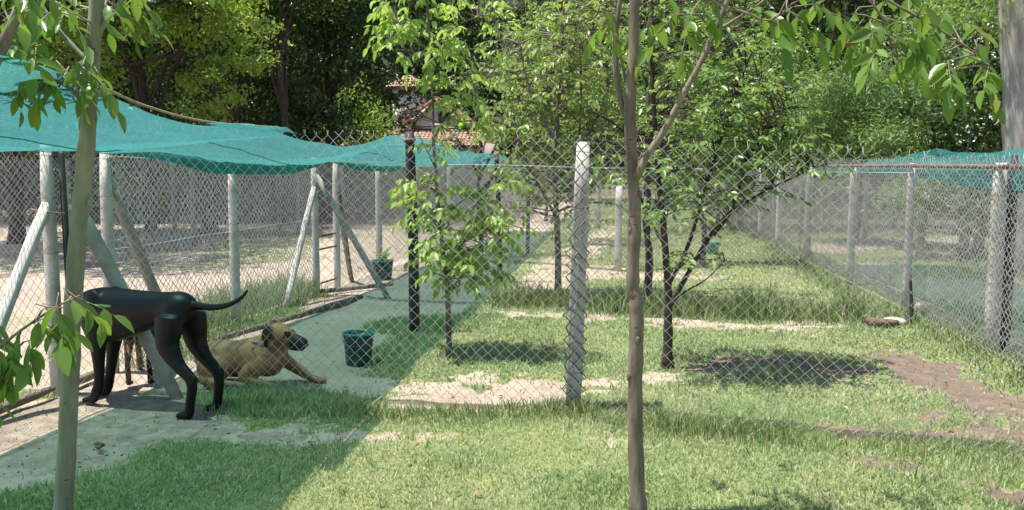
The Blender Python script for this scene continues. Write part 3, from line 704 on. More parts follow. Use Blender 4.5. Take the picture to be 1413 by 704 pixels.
# pale folded hem on the edge where the cloth is tied to the near fence
hp = spline([WX(px, py, XR + 0.02) for px, py in ((282, 171), (310, 174), (345, 177), (385, 179))], 26)
Vf = np.concatenate([hp, hp + np.stack([np.full(26, 0.05), np.zeros(26), 0.012 + 0.004 * R.standard_normal(26)], -1), hp + np.stack([np.full(26, 0.10), np.zeros(26), -0.02 + 0.006 * R.standard_normal(26)], -1)])
i = np.array([[0], [26]]); j = np.arange(25)[None]; F = np.stack([i + j, i + j + 1, i + 26 + j + 1, i + 26 + j], -1).reshape(-1, 4)
part('folded_hem', Vf, F, M['cloth'], c1, True)
# second cloth, over the walkway right of the right fence
re2 = [np.array([FX(y) + 1.85, y, z]) for y, z in ((4.5, 1.80), (7, 1.75), (8.2, 1.77), (9.5, 1.74), (11.6, 1.80), (13, 1.77), (15.2, 1.84))]
le2 = [np.array([FX(y) + 0.12, y, z]) for y, z in ((4.5, 1.58), (7, 1.57), (8.2, 1.56), (9.5, 1.55), (11.6, 1.56), (13, 1.55), (15.2, 1.56))]
c2, _, _ = cloth_sheet('shade_cloth', 'turquoise shade cloth above the walkway behind the right fence', re2, le2, [(0, 0.16), (7.8, 0.20), (9, 0.17), (10, 0.10), (12, 0.08), (16, 0.06)], seed=3)
re3 = [np.array([-2.0, y, z]) for y, z in ((22.5, 1.72), (26, 1.66), (30, 1.72))]

# ------------------------------------------------------------------ buckets, stones, logs
def bucket(c, r, h, label, m='bucket', rim='rim', lid=False, group=None):
    c = np.asarray(c, float); t = thing('bucket', label, 'bucket', c, group)
    prof = [(0.001, 0.0), (r * 0.80, 0.0), (r * 0.83, 0.01), (r * 0.90, h * 0.55), (r * 0.97, h * 0.93), (r * 0.93, h * 0.93), (r * 0.84, h * 0.4), (r * 0.76, 0.02), (0.001, 0.02)]
    V, F = lathe(prof, c); part('body', V, F, M[m], t, True)
    V, F = lathe([(r * 0.92, h * 0.92), (r * 1.03, h * 0.92), (r * 1.05, h * 0.96), (r * 1.03, h), (r * 0.93, h), (r * 0.92, h * 0.92)], c); part('rim', V, F, M[rim], t, True)
    V, F = lathe([(r * 0.955, h * 0.70), (r * 0.985, h * 0.71), (r * 0.985, h * 0.74), (r * 0.96, h * 0.75)], c); part('band', V, F, M[m], t, True)
    a = np.linspace(0.15, math.pi - 0.15, 16); P = np.stack([r * 1.05 * np.cos(a), -0.35 * r * np.sin(a) - 0.9 * r * np.sin(a) * 0.8, h * 0.93 - 0.30 * h * np.sin(a)], -1) + c
    V, F = tube(P, 0.003, 5); part('handle', V, F, M['dark_wire'], t, True)
    return t
b1 = G(495, 501); bucket(b1, 0.125, 0.255, 'dark green bucket with teal rim on the shaded walkway near the lying dog')
b2 = G(528, 384); t_b2 = bucket(b2, 0.155, 0.26, 'green tub with a leafy plant in it beside the second gateway')
b3 = G(983, 349); bucket(b3, 0.13, 0.20, 'small blue green bucket on the far lawn', 'blue_bucket', 'blue_bucket')

def rock(name, c, r, m, label, cat='stone', seed=0, group=None):
    V, F = ellipsoid((0, 0, 0), (1, 1, 1), 14, 9)
    rr = np.random.default_rng(seed); d = rr.normal(0, 1, (7, 3)); d = unit(d)
    s = 1 + 0.22 * np.sum(np.maximum(V @ d.T - 0.55, 0), 1) - 0.18 * np.maximum(V @ unit(rr.normal(0, 1, 3)), 0.3)
    V = V * s[:, None] * np.asarray(r); V = V + np.asarray(c) + [0, 0, np.asarray(r)[2] * 0.6]
    t = link(name, mesh(name, V - np.asarray(c), F, True), M[m]); t.location = [float(q) for q in c]; return tag(t, label, cat, group)
rock('stone', G(1232, 450), (0.13, 0.08, 0.06), 'stone', 'pale flat stone at the foot of the right fence corner post', seed=3)
rock('stone', G(1205, 446), (0.06, 0.05, 0.035), 'log', 'dark brown stone beside the pale flat one near the corner post', seed=5)
rock('stone', G(1270, 430) , (0.08, 0.06, 0.07), 'stone', 'whitish rough stone behind the right fence corner', seed=9)
lg = thing('log', 'short dark log lying on the grass by the corner post', 'log', G(1218, 444))
V, F = tube(spline([G(1196, 443, 0.04), G(1212, 446, 0.05), G(1238, 446, 0.04)], 12), [.03, .04, .045, .05, .048, .05, .045, .05, .046, .04, .042, .035], 9, wob=0.08); part('bark', V, F, M['log'], lg, True)
st = [thing('droppings', 'small dark dog droppings on the dirt in front of the black dog', 'droppings', G(137, 614))]
for px, py in ((134, 612), (140, 614), (136, 617)):
    V, F = ellipsoid(G(px, py, 0.012), (0.022, 0.014, 0.012), 10, 6); part('lump', V, F, M['log'], st[0], True)
cl = []
for k in range(170):                                  # crumbs of soil and twigs on the bare dirt
    px, py = R.uniform(0, 460), R.uniform(560, 650); p = G(px, py)
    gg = zones(np.array([p[0]]), np.array([p[1]]))[0][0]
    if gg > 0.3: continue
    s = R.uniform(0.002, 0.007); cl.append(ellipsoid(p + [0, 0, gz(p[0], p[1]) + s * 0.3], (s * R.uniform(1, 2.2), s, s * 0.7), 6, 4, Matrix.Rotation(R.uniform(0, 6), 3, 'Z')))
V, F = join(cl); tag(link('soil_crumbs', mesh('soil_crumbs', V, F), M['log']), 'crumbs of soil and twig scattered on the bare dirt', 'crumbs', None, 'stuff')

# ------------------------------------------------------------------ leaves and trees
def leaf_template(fold=0.10, curl=0.16, wid=0.23, fine=True):
    if fine: xs, ws = [0.12, 0.34, 0.62, 0.84], [0.5, 0.95, 0.85, 0.45]
    else: xs, ws = [0.42], [1.0]
    V = [(0, 0, 0)]
    for x, w_ in zip(xs, ws):
        z = -curl * x * x; V += [(x, wid * w_, z + fold * w_), (x, 0, z), (x, -wid * w_, z + fold * w_)]
    V.append((1, 0, -curl)); V = np.array(V, float)
    q, t = [], [[0, 2, 1], [0, 3, 2]]
    for k in range(len(xs) - 1):
        a = 1 + 3 * k; q += [[a, a + 1, a + 4, a + 3], [a + 1, a + 2, a + 5, a + 4]]
    a = 1 + 3 * (len(xs) - 1); e = len(V) - 1; t += [[a, a + 1, e], [a + 1, a + 2, e]]
    return V, [np.array(q).reshape(-1, 4), np.array(t)]
LT = [leaf_template(0.10, 0.16), leaf_template(0.05, 0.30, 0.21), leaf_template(0.16, 0.05, 0.25), leaf_template(0.08, -0.06, 0.22)]
LS = leaf_template(0.08, 0.12, 0.24, False)
LW = leaf_template(0.05, 0.2, 0.11, False)
def basis(t, n):
    t = unit(t); n = n - t * np.sum(n * t, -1, keepdims=True); n = unit(n); b = np.cross(n, t)
    return np.stack([t, b, n], -1)
def stamp(tpl, P, B, S):
    V, F = tpl; n = len(P)
    W_ = np.einsum('nij,kj->nki', B, V) * S[:, None, None] + P[:, None]
    off = np.arange(n)[:, None, None] * len(V)
    return W_.reshape(-1, 3), [(f[None] + off).reshape(-1, f.shape[1]) for f in F if len(f)]
def sprig_leaves(s, d, L, k, ll, droop=0.6):
    """leaflets in pairs along a drooping stalk: points, directions, normals, lengths, stalk"""
    d = unit(d); t = (np.arange(k) + 0.7) / k
    side = unit(np.cross(d, [0, 0, 1.0]) + R.normal(0, 0.15, 3)); sg = np.where(np.arange(k) % 2 == 0, 1.0, -1.0); sg[-1] = 0
    P = s + d * L * t[:, None] + np.array([0, 0, -1.0]) * (droop * L * 0.35 * t**2)[:, None]
    D = d * 0.55 + side * (sg * 0.8)[:, None] + np.array([0, 0, -droop]) + R.normal(0, 0.28, (k, 3))
    N = np.array([0, 0, 1.0]) + R.normal(0, 0.45, (k, 3)) + side * (sg * -0.3)[:, None]
    S = ll * R.uniform(0.65, 1.2, k)
    return P, D, N, S, np.concatenate([[s], P[[k // 2, -1]]])
def make_tree(name, label, base, limbs, sprigs, leaf, bark, ll, nparts=0, group=None, droop=0.6, nl=(6, 9), sl=2.6, trunk_sides=12, fine=True, wob=0.03, cat='tree', twig_r=0.004, knots=()):
    """limbs: [(points, r0, r1)], first is the trunk; sprigs: [(start, direction)]"""
    root = thing(name, label, cat, base, group)
    pts = []
    for k, (P, r0, r1) in enumerate(limbs):
        n = max(8, int(len(P) * 5)); Q = spline(P, n); rr = np.linspace(r0, r1, n)
        if k == 0: rr = rr * (1 + 0.35 * np.exp(-(Q[:, 2] - Q[0, 2]) / 0.08))
        rr = rr * (1 + 0.05 * np.sin(np.arange(n) * 1.9) + 0.03 * R.standard_normal(n))
        V, F = tube(Q, rr, trunk_sides if k == 0 else 8, True, wob)
        part('trunk' if k == 0 else 'branch', V, F, M[bark], root, True); pts.append(Q)
    for kp, kr in knots:
        V, F = ellipsoid(kp, np.array([kr * 0.95, kr * 0.75, kr * 1.7]), 12, 8); V = V + R.normal(0, kr * 0.06, V.shape)
        part('knot', V, F, M[bark], root, True)
    pts = np.concatenate(pts)
    PP, DD, NN, SS, tw = [], [], [], [], []
    for s, d in sprigs:
        s = np.asarray(s, float); k = int(R.integers(nl[0], nl[1] + 1))
        P, D, N, S, st_ = sprig_leaves(s, np.asarray(d, float), ll * sl * R.uniform(0.7, 1.2), k, ll, droop)
        PP.append(P); DD.append(D); NN.append(N); SS.append(S)
        dist = np.linalg.norm(pts - s, axis=1) + 0.8 * np.maximum(pts[:, 2] - s[2] + 0.05, 0); a = pts[np.argmin(dist)]
        mid = (a + s) / 2 + [0, 0, 0.08 * np.linalg.norm(s - a)] + R.normal(0, 0.02, 3)
        tw.append(tube(np.concatenate([[a, mid], st_]), np.array([2.0, 1.6, 1.2, 0.8, 0.4]) * twig_r, 4, False))
    V, F = join(tw); o = part('twigs', V, F, M[bark], root); o['kind'] = 'stuff'
    P, D, N, S = map(np.concatenate, (PP, DD, NN, SS)); B = basis(D, N)
    sel = np.zeros(len(P), bool)
    if nparts:
        u, v, dd = proj(P); vis = (u > -20) & (u < 1433) & (v > -20) & (v < 724)
        idx = np.argsort(np.where(vis, dd / S, 1e6))[:nparts]; sel[idx] = True
        b = np.array(root.location)
        mes = [mesh('leaf', *T, smooth=True) for T in LT]
        for me in mes: me.materials.append(M[leaf])
        for i_ in idx:
            o = bpy.data.objects.new('leaf', mes[int(R.integers(0, 4))]); COL.objects.link(o); o.parent = root
            m4 = Matrix(B[i_].tolist()).to_4x4() @ Matrix.Scale(float(S[i_]), 4); m4.translation = Vector((P[i_] - b).tolist()); o.matrix_local = m4
    if (~sel).any():
        V, F = stamp(LT[0] if fine else LS, P[~sel], B[~sel], S[~sel])
        o = part('foliage', V, F, M[leaf], root, fine); o['kind'] = 'stuff'
    return root
def blobs(bl, Y, sy, out=None):
    """sprig starts in soft ellipsoids: (px, py, rx, ry, n) at depth Y"""
    S = []
    for px, py, rx, ry, n in bl:
        for _ in range(n):
            a = unit(R.normal(0, 1, 3)) * R.uniform(0.3, 1) ** 0.5
            s = W(px + a[0] * rx, py + a[1] * ry, Y + a[2] * sy)
            S.append((s, np.array([a[0] + R.normal(0, .4), a[2] + R.normal(0, .4), -a[1] * 0.4 + 0.1])))
    return S
px_path = lambda pp, Y: [W(x, y, Y) for x, y in pp]
def grounded(pp, Y):
    P = px_path(pp, Y); P[0] = np.array([P[0][0], Y, -0.03]); return P

# foreground tree on the left
Y1 = 3.5
limbs = [(grounded([(84, 786), (88, 690), (95, 560), (100, 440), (108, 320), (118, 215), (124, 140), (128, 70), (134, 0), (138, -90)], Y1), 0.040, 0.028),
         (px_path([(122, 150), (90, 118), (40, 98), (-10, 100)], Y1 - 0.1), 0.010, 0.004),
         (px_path([(128, 60), (160, 10), (200, -30)], Y1), 0.012, 0.006),
         (px_path([(126, 90), (80, 40), (40, -20)], Y1 + 0.15), 0.012, 0.006)]
S = []
for px, py in ((8, 92), (25, 85), (45, 78), (60, 92), (78, 84), (95, 92), (112, 92), (124, 98), (70, 105), (34, 106), (118, 78), (10, 112), (50, 66), (88, 70), (104, 84), (20, 72), (66, 80), (130, 92), (40, 92)):
    S.append((W(px, py, Y1 - 0.12 + R.normal(0, 0.08)), np.array([R.normal(0, .6), R.normal(-.2, .5), -0.6])))
for px, py in ((30, 8), (60, -5), (100, 5), (135, 0), (160, -10), (185, -8), (205, -20), (80, -30), (20, -30), (150, -40), (240, -40), (0, -10), (45, 12), (75, 14), (115, 12), (145, 6), (170, 4), (60, 30), (100, 26), (15, 20)):
    S.append((W(px, py, Y1 + R.normal(0, 0.15)), np.array([R.normal(0, .6), R.normal(0, .5), -0.3])))
make_tree('young_tree', 'pale smooth barked young tree in front of the black dog', limbs[0][0][0], limbs, S, 'leaf_near', 'bark_pale', 0.09, 300, 'young trees on the foreground lawn', 0.9, (4, 6), 1.7, 20, twig_r=0.0025, wob=0.015, knots=[(W(99, 398, Y1 - .025), .014), (W(84, 590, Y1 - .02), .012), (W(83, 630, Y1 - .01), .011), (W(108, 272, Y1 - .025), .011), (W(124, 280, Y1 - .02), .012), (W(118, 222, Y1 - .025), .009), (W(96, 500, Y1 - .03), .008)])
# its neighbour, whose trunk stands outside the picture and whose branches reach in
limbs = [(grounded([(-190, 860), (-170, 600), (-140, 420), (-90, 250), (-30, 130), (10, 50), (36, -10), (60, -90)], 3.0), 0.036, 0.014),
         (px_path([(-150, 470), (-90, 500), (-20, 490), (30, 455), (75, 425), (110, 408)], 2.75), 0.008, 0.0025),
         (px_path([(-120, 350), (-60, 420), (-20, 440), (20, 500)], 2.75), 0.006, 0.0025)]
S = []
for px, py, dx in ((6, 470, -.2), (20, 480, 0), (30, 455, .1), (48, 440, .2), (62, 425, .3), (78, 418, .5), (95, 412, .8), (108, 412, 1.0), (2, 520, 0), (40, 470, .3), (60, 440, .6), (12, 505, .4), (-10, 430, .3)):
    S.append((W(px, py, 2.75 + R.normal(0, 0.05)), np.array([dx + R.normal(0, .3), R.normal(-.1, .4), -0.5])))
for px, py in ((12, 60), (40, -5), (0, 20), (-30, 100), (-40, 40), (60, -30), (20, -20)):
    S.append((W(px, py, 3.0 + R.normal(0, 0.1)), np.array([R.normal(0, .6), R.normal(0, .5), -0.4])))
make_tree('young_tree', 'neighbouring young tree whose leafy twigs hang in beside the pale trunk', limbs[0][0][0], limbs, S, 'leaf_near', 'bark_brown', 0.095, 300, 'young trees on the foreground lawn', 0.8, (4, 6), 1.3, 14, twig_r=0.002)

# foreground tree on the right
Y2 = 4.1
limbs = [(grounded([(882, 718), (880, 690), (876, 560), (878, 470), (878, 415), (873, 390), (876, 300), (873, 235), (869, 150), (874, 80), (876, 0), (880, -90)], Y2), 0.037, 0.022),
         (px_path([(878, 246), (893, 215), (918, 178), (942, 132), (966, 88), (990, 36), (1012, -20), (1040, -80)], Y2 - 0.05), 0.017, 0.009),
         (px_path([(872, 172), (859, 148), (850, 100), (850, 40), (858, -20), (860, -80)], Y2 + 0.03), 0.015, 0.010),
         (px_path([(871, 140), (860, 95), (853, 55), (848, 20)], Y2 + 0.05), 0.008, 0.004),
         (px_path([(985, 45), (1010, 30), (1045, 8), (1080, -20)], Y2), 0.008, 0.005),
         (px_path([(940, -30), (985, 2), (1030, 18), (1060, 28), (1088, 14)], Y2 - 0.15), 0.006, 0.003),
         (px_path([(1012, -20), (1090, -40), (1180, -20), (1260, 20), (1330, 62), (1365, 90)], Y2 - 0.1), 0.009, 0.003),
         (px_path([(1180, -20), (1215, 20), (1230, 62)], Y2 - 0.05), 0.005, 0.0025)]
S = []
for px, py in ((830, 12), (842, 30), (905, 8), (930, 20), (945, 40), (955, 15), (975, 60), (960, -5), (985, -10), (915, -10), (940, 75), (900, 30), (1030, 5), (1050, 12), (1072, 22), (1085, 10), (1110, -4), (1095, 18),
               (1120, 6), (1142, -2), (1160, 18), (1170, 40), (1185, 10), (1200, 28), (1218, 22), (1230, 48), (1212, 62), (1240, 70), (1250, 20), (1262, 40), (1270, 66), (1284, 82), (1296, 60), (1308, 84), (1320, 66), (1336, 76), (1350, 90), (1364, 92), (1290, 30), (1310, 10), (1330, 30), (1275, 5), (1225, -8), (1255, -15), (1345, 55),
               (1240, 88), (1300, 100), (1195, 48)):
    S.append((W(px, py, Y2 - 0.1 + R.normal(0, 0.14)), np.array([R.normal(0.15, .55), R.normal(0, .5), -0.35])))
for _ in range(8):
    S.append((W(R.uniform(760, 1100), R.uniform(-110, -30), Y2 + R.normal(0, 0.3)), R.normal(0, 1, 3) * [1, 1, .3]))
t2 = make_tree('young_tree', 'brown forked young tree standing before the leaning concrete post', limbs[0][0][0], limbs, S, 'leaf_near', 'bark_brown', 0.092, 300, 'young trees on the foreground lawn', 0.75, (5, 7), 1.9, 20, twig_r=0.0022, knots=[(W(884, 414, Y2 - .01), .017), (W(868, 520, Y2 - .02), .012), (W(880, 470, Y2 - .03), .012), (W(870, 318, Y2 - .02), .010), (W(867, 195, Y2 - .02), .011), (W(884, 268, Y2 - .02), .010), (W(886, 600, Y2 - .02), .010), (W(893, 212, Y2 - .06), .013), (W(945, 126, Y2 - .06), .011)])
fc = W(1170, 60, Y2 - 0.1); V, F = ellipsoid(fc, (0.018, 0.018, 0.017), 12, 8); fr = part('dried_fruit', V, F, M['fruit'], t2, True)
V, F = tube(np.array([fc + [0, 0, 0.015], fc + [0.03, 0, 0.06], fc + [0.06, 0, 0.10]]), 0.0025, 5); part('fruit_stalk', V, F, M['bark_brown'], t2)

# saplings in the first run
b3_ = G(620, 488); Y3 = b3_[1]
limbs = [(grounded([(620, 488), (619, 440), (617, 395), (611, 345), (606, 300), (601, 240), (598, 190), (597, 140), (593, 60), (588, -20)], Y3), 0.024, 0.008)]
for pp in ([(613, 365), (640, 335), (670, 320), (695, 312)], [(608, 320), (590, 295), (572, 285)], [(600, 230), (585, 200), (575, 180)], [(598, 190), (630, 150), (665, 140)], [(597, 110), (570, 70), (550, 40)], [(594, 70), (625, 40), (660, 20)], [(606, 300), (650, 270), (690, 250)]):
    limbs.append((px_path(pp, Y3 + R.normal(0, 0.1)), 0.008, 0.003))
S = blobs([(590, 255, 26, 12, 16), (588, 290, 26, 12, 16), (612, 328, 28, 18, 16), (598, 350, 30, 14, 14), (640, 325, 36, 34, 26), (662, 350, 36, 28, 22), (694, 312, 22, 18, 18), (635, 375, 46, 16, 22), (690, 265, 22, 34, 14), (640, 280, 34, 26, 12), (600, 205, 20, 20, 5),
           (565, 15, 40, 32, 22), (550, 50, 26, 24, 14), (588, 72, 30, 16, 10), (616, 128, 18, 22, 9), (640, 155, 30, 22, 14), (650, 40, 40, 40, 18), (600, 60, 50, 30, 12), (620, -30, 70, 30, 14), (645, 110, 24, 20, 7)], Y3, 0.30)
make_tree('sapling', 'slender sapling with hanging bright leaves between the black pole and concrete post', b3_, limbs, S, 'leaf_bright', 'bark_grey', 0.088, 300, 'small trees inside the runs', 0.85, (5, 8), 2.2, 10, twig_r=0.0025)

b5 = G(921, 505); Y5 = b5[1]
limbs = [(grounded([(921, 505), (922, 440), (922, 405), (920, 370), (916, 320), (910, 260), (905, 190), (900, 110), (895, 30)], Y5), 0.038, 0.012),
         (px_path([(923, 425), (945, 385), (970, 342), (1000, 300), (1045, 270), (1095, 245), (1140, 226)], Y5 - 0.1), 0.022, 0.004),
         (px_path([(921, 395), (945, 350), (965, 290), (985, 220), (1010, 150), (1030, 90)], Y5 + 0.1), 0.018, 0.006),
         (px_path([(926, 415), (950, 400), (975, 385), (1000, 360)], Y5 - 0.15), 0.010, 0.003),
         (px_path([(918, 340), (895, 300), (875, 240), (868, 180)], Y5 + 0.2), 0.014, 0.005),
         (px_path([(985, 325), (1010, 290), (1030, 230), (1060, 170), (1090, 130)], Y5), 0.012, 0.004)]
S = blobs([(930, 285, 50, 36, 26), (985, 250, 55, 40, 36), (940, 205, 60, 45, 52), (1010, 195, 60, 45, 60), (1065, 215, 50, 30, 44), (1100, 195, 38, 35, 34), (1045, 140, 60, 40, 54), (965, 125, 60, 45, 54), (1135, 232, 14, 18, 7), (1080, 260, 30, 14, 7),
           (990, 358, 12, 8, 3), (960, 345, 30, 20, 5), (890, 240, 30, 50, 14), (1000, 80, 70, 40, 26), (920, 60, 60, 50, 22), (1085, 130, 40, 40, 16)], Y5, 0.62)
make_tree('small_tree', 'low branching tree with a dark trunk shading bare soil in the first run', b5, limbs, S, 'leaf_mid', 'bark_dark', 0.066, 300, 'small trees inside the runs', 0.5, (6, 10), 2.6, 12, fine=False, twig_r=0.0028)

b4 = G(770, 406); Y4 = b4[1]
limbs = [(grounded([(770, 406), (770, 350), (768, 300), (766, 230), (770, 150), (775, 60), (780, -20)], Y4), 0.045, 0.015)]
for pp in ([(768, 300), (735, 240), (710, 180)], [(767, 250), (810, 190), (840, 120)], [(768, 200), (730, 120), (715, 50)], [(772, 130), (810, 60), (830, 0)]): limbs.append((px_path(pp, Y4 + R.normal(0, .2)), 0.02, 0.006))
S = blobs([(715, 120, 40, 35, 46), (692, 165, 26, 26, 24), (755, 175, 55, 40, 64), (735, 235, 45, 35, 50), (805, 115, 55, 50, 66), (830, 210, 45, 50, 56), (775, 55, 55, 45, 56), (820, 20, 60, 40, 46), (705, 60, 26, 30, 12), (715, 285, 22, 16, 8), (800, 275, 40, 25, 16), (760, 110, 45, 45, 24)], Y4, 0.6)
make_tree('small_tree', 'bright yellow green tree behind the leaning concrete post', b4, limbs, S, 'leaf_yellow', 'bark_grey', 0.095, 0, 'small trees inside the runs', 0.85, (6, 9), 2.2, 10, fine=False)

def orchard(base, H, rad, leaf, label, ll=0.085, n=150, zlo=1.0):
    base = np.asarray(base, float); P = [base + [0, 0, -0.03], base + [0.03, 0, 0.5], base + [-0.03, 0.02, 1.1], base + [0.04, 0, H * 0.6], base + [0, 0, H * 0.9]]
    limbs = [(P, 0.05, 0.012)]
    for k in range(6):
        a = R.uniform(0, 6.28); z0 = R.uniform(0.9, H * 0.5); e = base + [rad * 0.8 * math.cos(a), rad * 0.8 * math.sin(a), z0 + R.uniform(0.6, 1.4)]
        limbs.append(([base + [0, 0, z0], (base + e) / 2 + [0, 0, z0 / 2 + 0.1], e], 0.025, 0.006))
    S = []
    cs = [base + [rad * 0.6 * R.normal(), rad * 0.6 * R.normal(), R.uniform(zlo + .3, H)] for _ in range(16)]
    for _ in range(n):
        c = cs[int(R.integers(0, 16))]; a = unit(R.normal(0, 1, 3)) * R.uniform(0.2, 1) ** 0.5
        s = c + a * [0.5, 0.5, 0.4] * rad * 0.75
        S.append((s, a + [0, 0, 0.1]))
    return make_tree('small_tree', label, base, limbs, S, leaf, 'bark_dark', ll, 0, 'small trees inside the runs', 0.6, (8, 12), 2.4, 8, fine=False)
orchard(G(892, 412), 4.3, 0.9, 'leaf_mid', 'small tree on the second lawn hidden behind the brown forked trunk', n=170)
orchard(np.array([1.3, 15.0, 0]), 4.6, 1.2, 'leaf_mid', 'small tree standing beside the third cross fence', n=230)
orchard(np.array([-0.9, 18.5, 0]), 5.0, 1.4, 'leaf_yellow', 'yellowish small tree far down the runs', n=230)
orchard(np.array([1.0, 22.0, 0]), 5.4, 1.6, 'leaf_mid', 'green small tree far down the runs', n=260)
orchard(np.array([2.5, 24.5, 0]), 5.6, 1.6, 'leaf_mid', 'last small tree before the end fence of the runs', n=260)
orchard(np.array([-2.2, 26.0, 0]), 5.2, 1.7, 'leaf_yellow', 'yellowish tree at the end of the shaded walkway', n=260)
orchard(G(662, 352), 3.6, 0.9, 'leaf_mid', 'small dark stemmed tree at the edge of the shaded walkway', n=120, zlo=1.2)

def big_tree(name, label, base, trunk, crown, leaf, bark, n, ls, group=None, clump=0.55, per=70, tpl=None, limbs=7, cat='tree', blossom=0, up=0.6):
    """crown: [(centre, radii)] ellipsoids; leaves in clumps through their volume"""
    base = np.asarray(base, float); root = thing(name, label, cat, base, group); tpl = tpl or LS
    vol = np.array([np.prod(r) for _, r in crown]); vol = vol ** 0.7; vol /= vol.sum(); P, N, CC = [], [], []
    nc = max(6, n // per)
    for k in range(nc):
        c, r = crown[int(R.choice(len(crown), p=vol))]; a = unit(R.normal(0, 1, 3)) * R.uniform(0.15, 1.0) ** 0.42
        cc = np.asarray(c) + a * np.asarray(r); CC.append(cc)
        m = int(per * R.uniform(0.5, 1.5)); q = R.normal(0, 1, (m, 3)) * clump * np.array([0.5, 0.5, 0.30]) * R.uniform(0.7, 1.4)
        P.append(cc + q); N.append(unit(a + [0, 0, 0.5]) * up + R.normal(0, 0.55, (m, 3)))
    P = np.concatenate(P); N = np.concatenate(N); CC = np.array(CC); k = P[:, 2] > 0.15; P, N = P[k], N[k]
    D = R.normal(0, 1, (len(P), 3)) + [0, 0, -0.5]
    V, F = stamp(tpl, P, basis(D, N), ls * R.uniform(0.6, 1.3, len(P)))
    o = part('crown', V, F, M[leaf], root); o['kind'] = 'stuff'
    if trunk:
        pts, r0, r1 = trunk; Q = spline(pts, 18); rr = np.linspace(r0, r1, 18) * (1 + 0.06 * R.standard_normal(18)); rr[0] *= 1.3
        V, F = tube(Q, rr, 12, True, 0.04); part('trunk', V, F, M[bark], root, True)
        for j in range(limbs):
            e = CC[int(R.integers(0, len(CC)))]; s = Q[int(R.integers(7, 16))]
            V, F = tube(spline([s, (s + e) / 2 + [0, 0, 0.2 * R.uniform()], e], 8), np.linspace(r1 * 1.0, r1 * 0.25, 8), 6, False); part('limb', V, F, M[bark], root, True)
    if blossom:
        idx = R.choice(len(CC), blossom); it = []
        p = np.repeat(CC[idx], 12, 0) + R.normal(0, 0.10, (blossom * 12, 3)) + [-0.08, -0.22, 0.08]
        V, F = stamp(leaf_template(0.1, 0.1, 0.45, False), p, basis(R.normal(0, 1, p.shape), R.normal(0, .5, p.shape) + [0, -.4, 1]), np.full(len(p), 0.05))
        o = part('blossom', V, F, M['blossom'], root); o['kind'] = 'stuff'
    return root
def woodtree(px, Y, H, rad, leaf, label, n, ls, zc=None, tr=0.22, group='dark trees beyond the yard', bark='bark_dark', zlow=2.2, **kw):
    x = W(px, 228, Y)[0]; b = np.array([x, Y, 0.0]); cr = []
    for k in range(9):
        a = R.uniform(0, 6.28); q = R.uniform(0.2, 0.75) * rad; z = R.uniform(zlow + 0.5, H - 0.8)
        cr.append((b + [q * math.cos(a), q * math.sin(a), z], np.array([rad * 0.55, rad * 0.55, (H - zlow) * 0.17]) * R.uniform(0.8, 1.2)))
    cr.append((b + [0, 0, (H + zlow) / 2], np.array([rad * 0.7, rad * 0.7, (H - zlow) / 2])))
    return big_tree('broadleaf_tree', label, b, ([b + [0, 0, -.1], b + [R.normal(0, .1), 0, H * .25], b + [R.normal(0, .2), 0, H * .5], b + [R.normal(0, .3), 0, H * .85]], tr, tr * 0.3), cr, leaf, bark, n, ls, group, **kw)
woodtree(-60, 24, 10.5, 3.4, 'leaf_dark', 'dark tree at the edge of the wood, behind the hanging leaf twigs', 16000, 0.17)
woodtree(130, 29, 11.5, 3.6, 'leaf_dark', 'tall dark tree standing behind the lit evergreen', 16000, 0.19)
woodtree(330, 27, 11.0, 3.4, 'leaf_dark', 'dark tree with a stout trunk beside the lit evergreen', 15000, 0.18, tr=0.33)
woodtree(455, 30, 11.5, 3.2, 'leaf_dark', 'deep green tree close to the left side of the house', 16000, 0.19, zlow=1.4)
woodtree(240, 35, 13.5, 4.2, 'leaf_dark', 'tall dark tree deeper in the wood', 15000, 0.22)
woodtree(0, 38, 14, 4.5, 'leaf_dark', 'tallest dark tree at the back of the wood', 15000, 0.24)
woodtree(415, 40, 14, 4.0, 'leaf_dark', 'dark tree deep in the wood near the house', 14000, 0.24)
woodtree(506, 34, 5.0, 1.15, 'leaf_oak', 'small tree in front of the house turret', 5000, 0.13, tr=0.10, zlow=0.5)
# the sunlit evergreen
Yl = 20.5; b = np.r_[W(285, 228, Yl)[:2], 0]; cr = []
for px, py, rx, rz in ((285, 135, 0.75, 0.55), (300, 60, 0.9, 0.6), (235, 40, 0.8, 0.5), (330, 20, 0.9, 0.6), (270, 95, 0.6, 0.45), (150, 60, 0.9, 0.5), (200, 85, 0.6, 0.4), (110, 30, 0.9, 0.5), (60, 70, 0.9, 0.6), (250, 0, 1.1, 0.6), (350, 70, 0.5, 0.4), (130, 110, 0.5, 0.3), (210, -40, 1.6, 0.6)):
    cr.append((W(px, py, Yl + R.normal(0, 0.5)), np.array([rx, rx, rz])))
big_tree('broadleaf_tree', 'sunlit yellow green evergreen rising above the turquoise cloth', b, ([b + [0, 0, -.1], b + [.1, .3, 2], b + [-.2, .4, 4.5], b + [-.3, .3, 6]], 0.2, 0.07), cr, 'leaf_oak', 'bark_dark', 17000, 0.12, 'dark trees beyond the yard', clump=0.33, per=160)
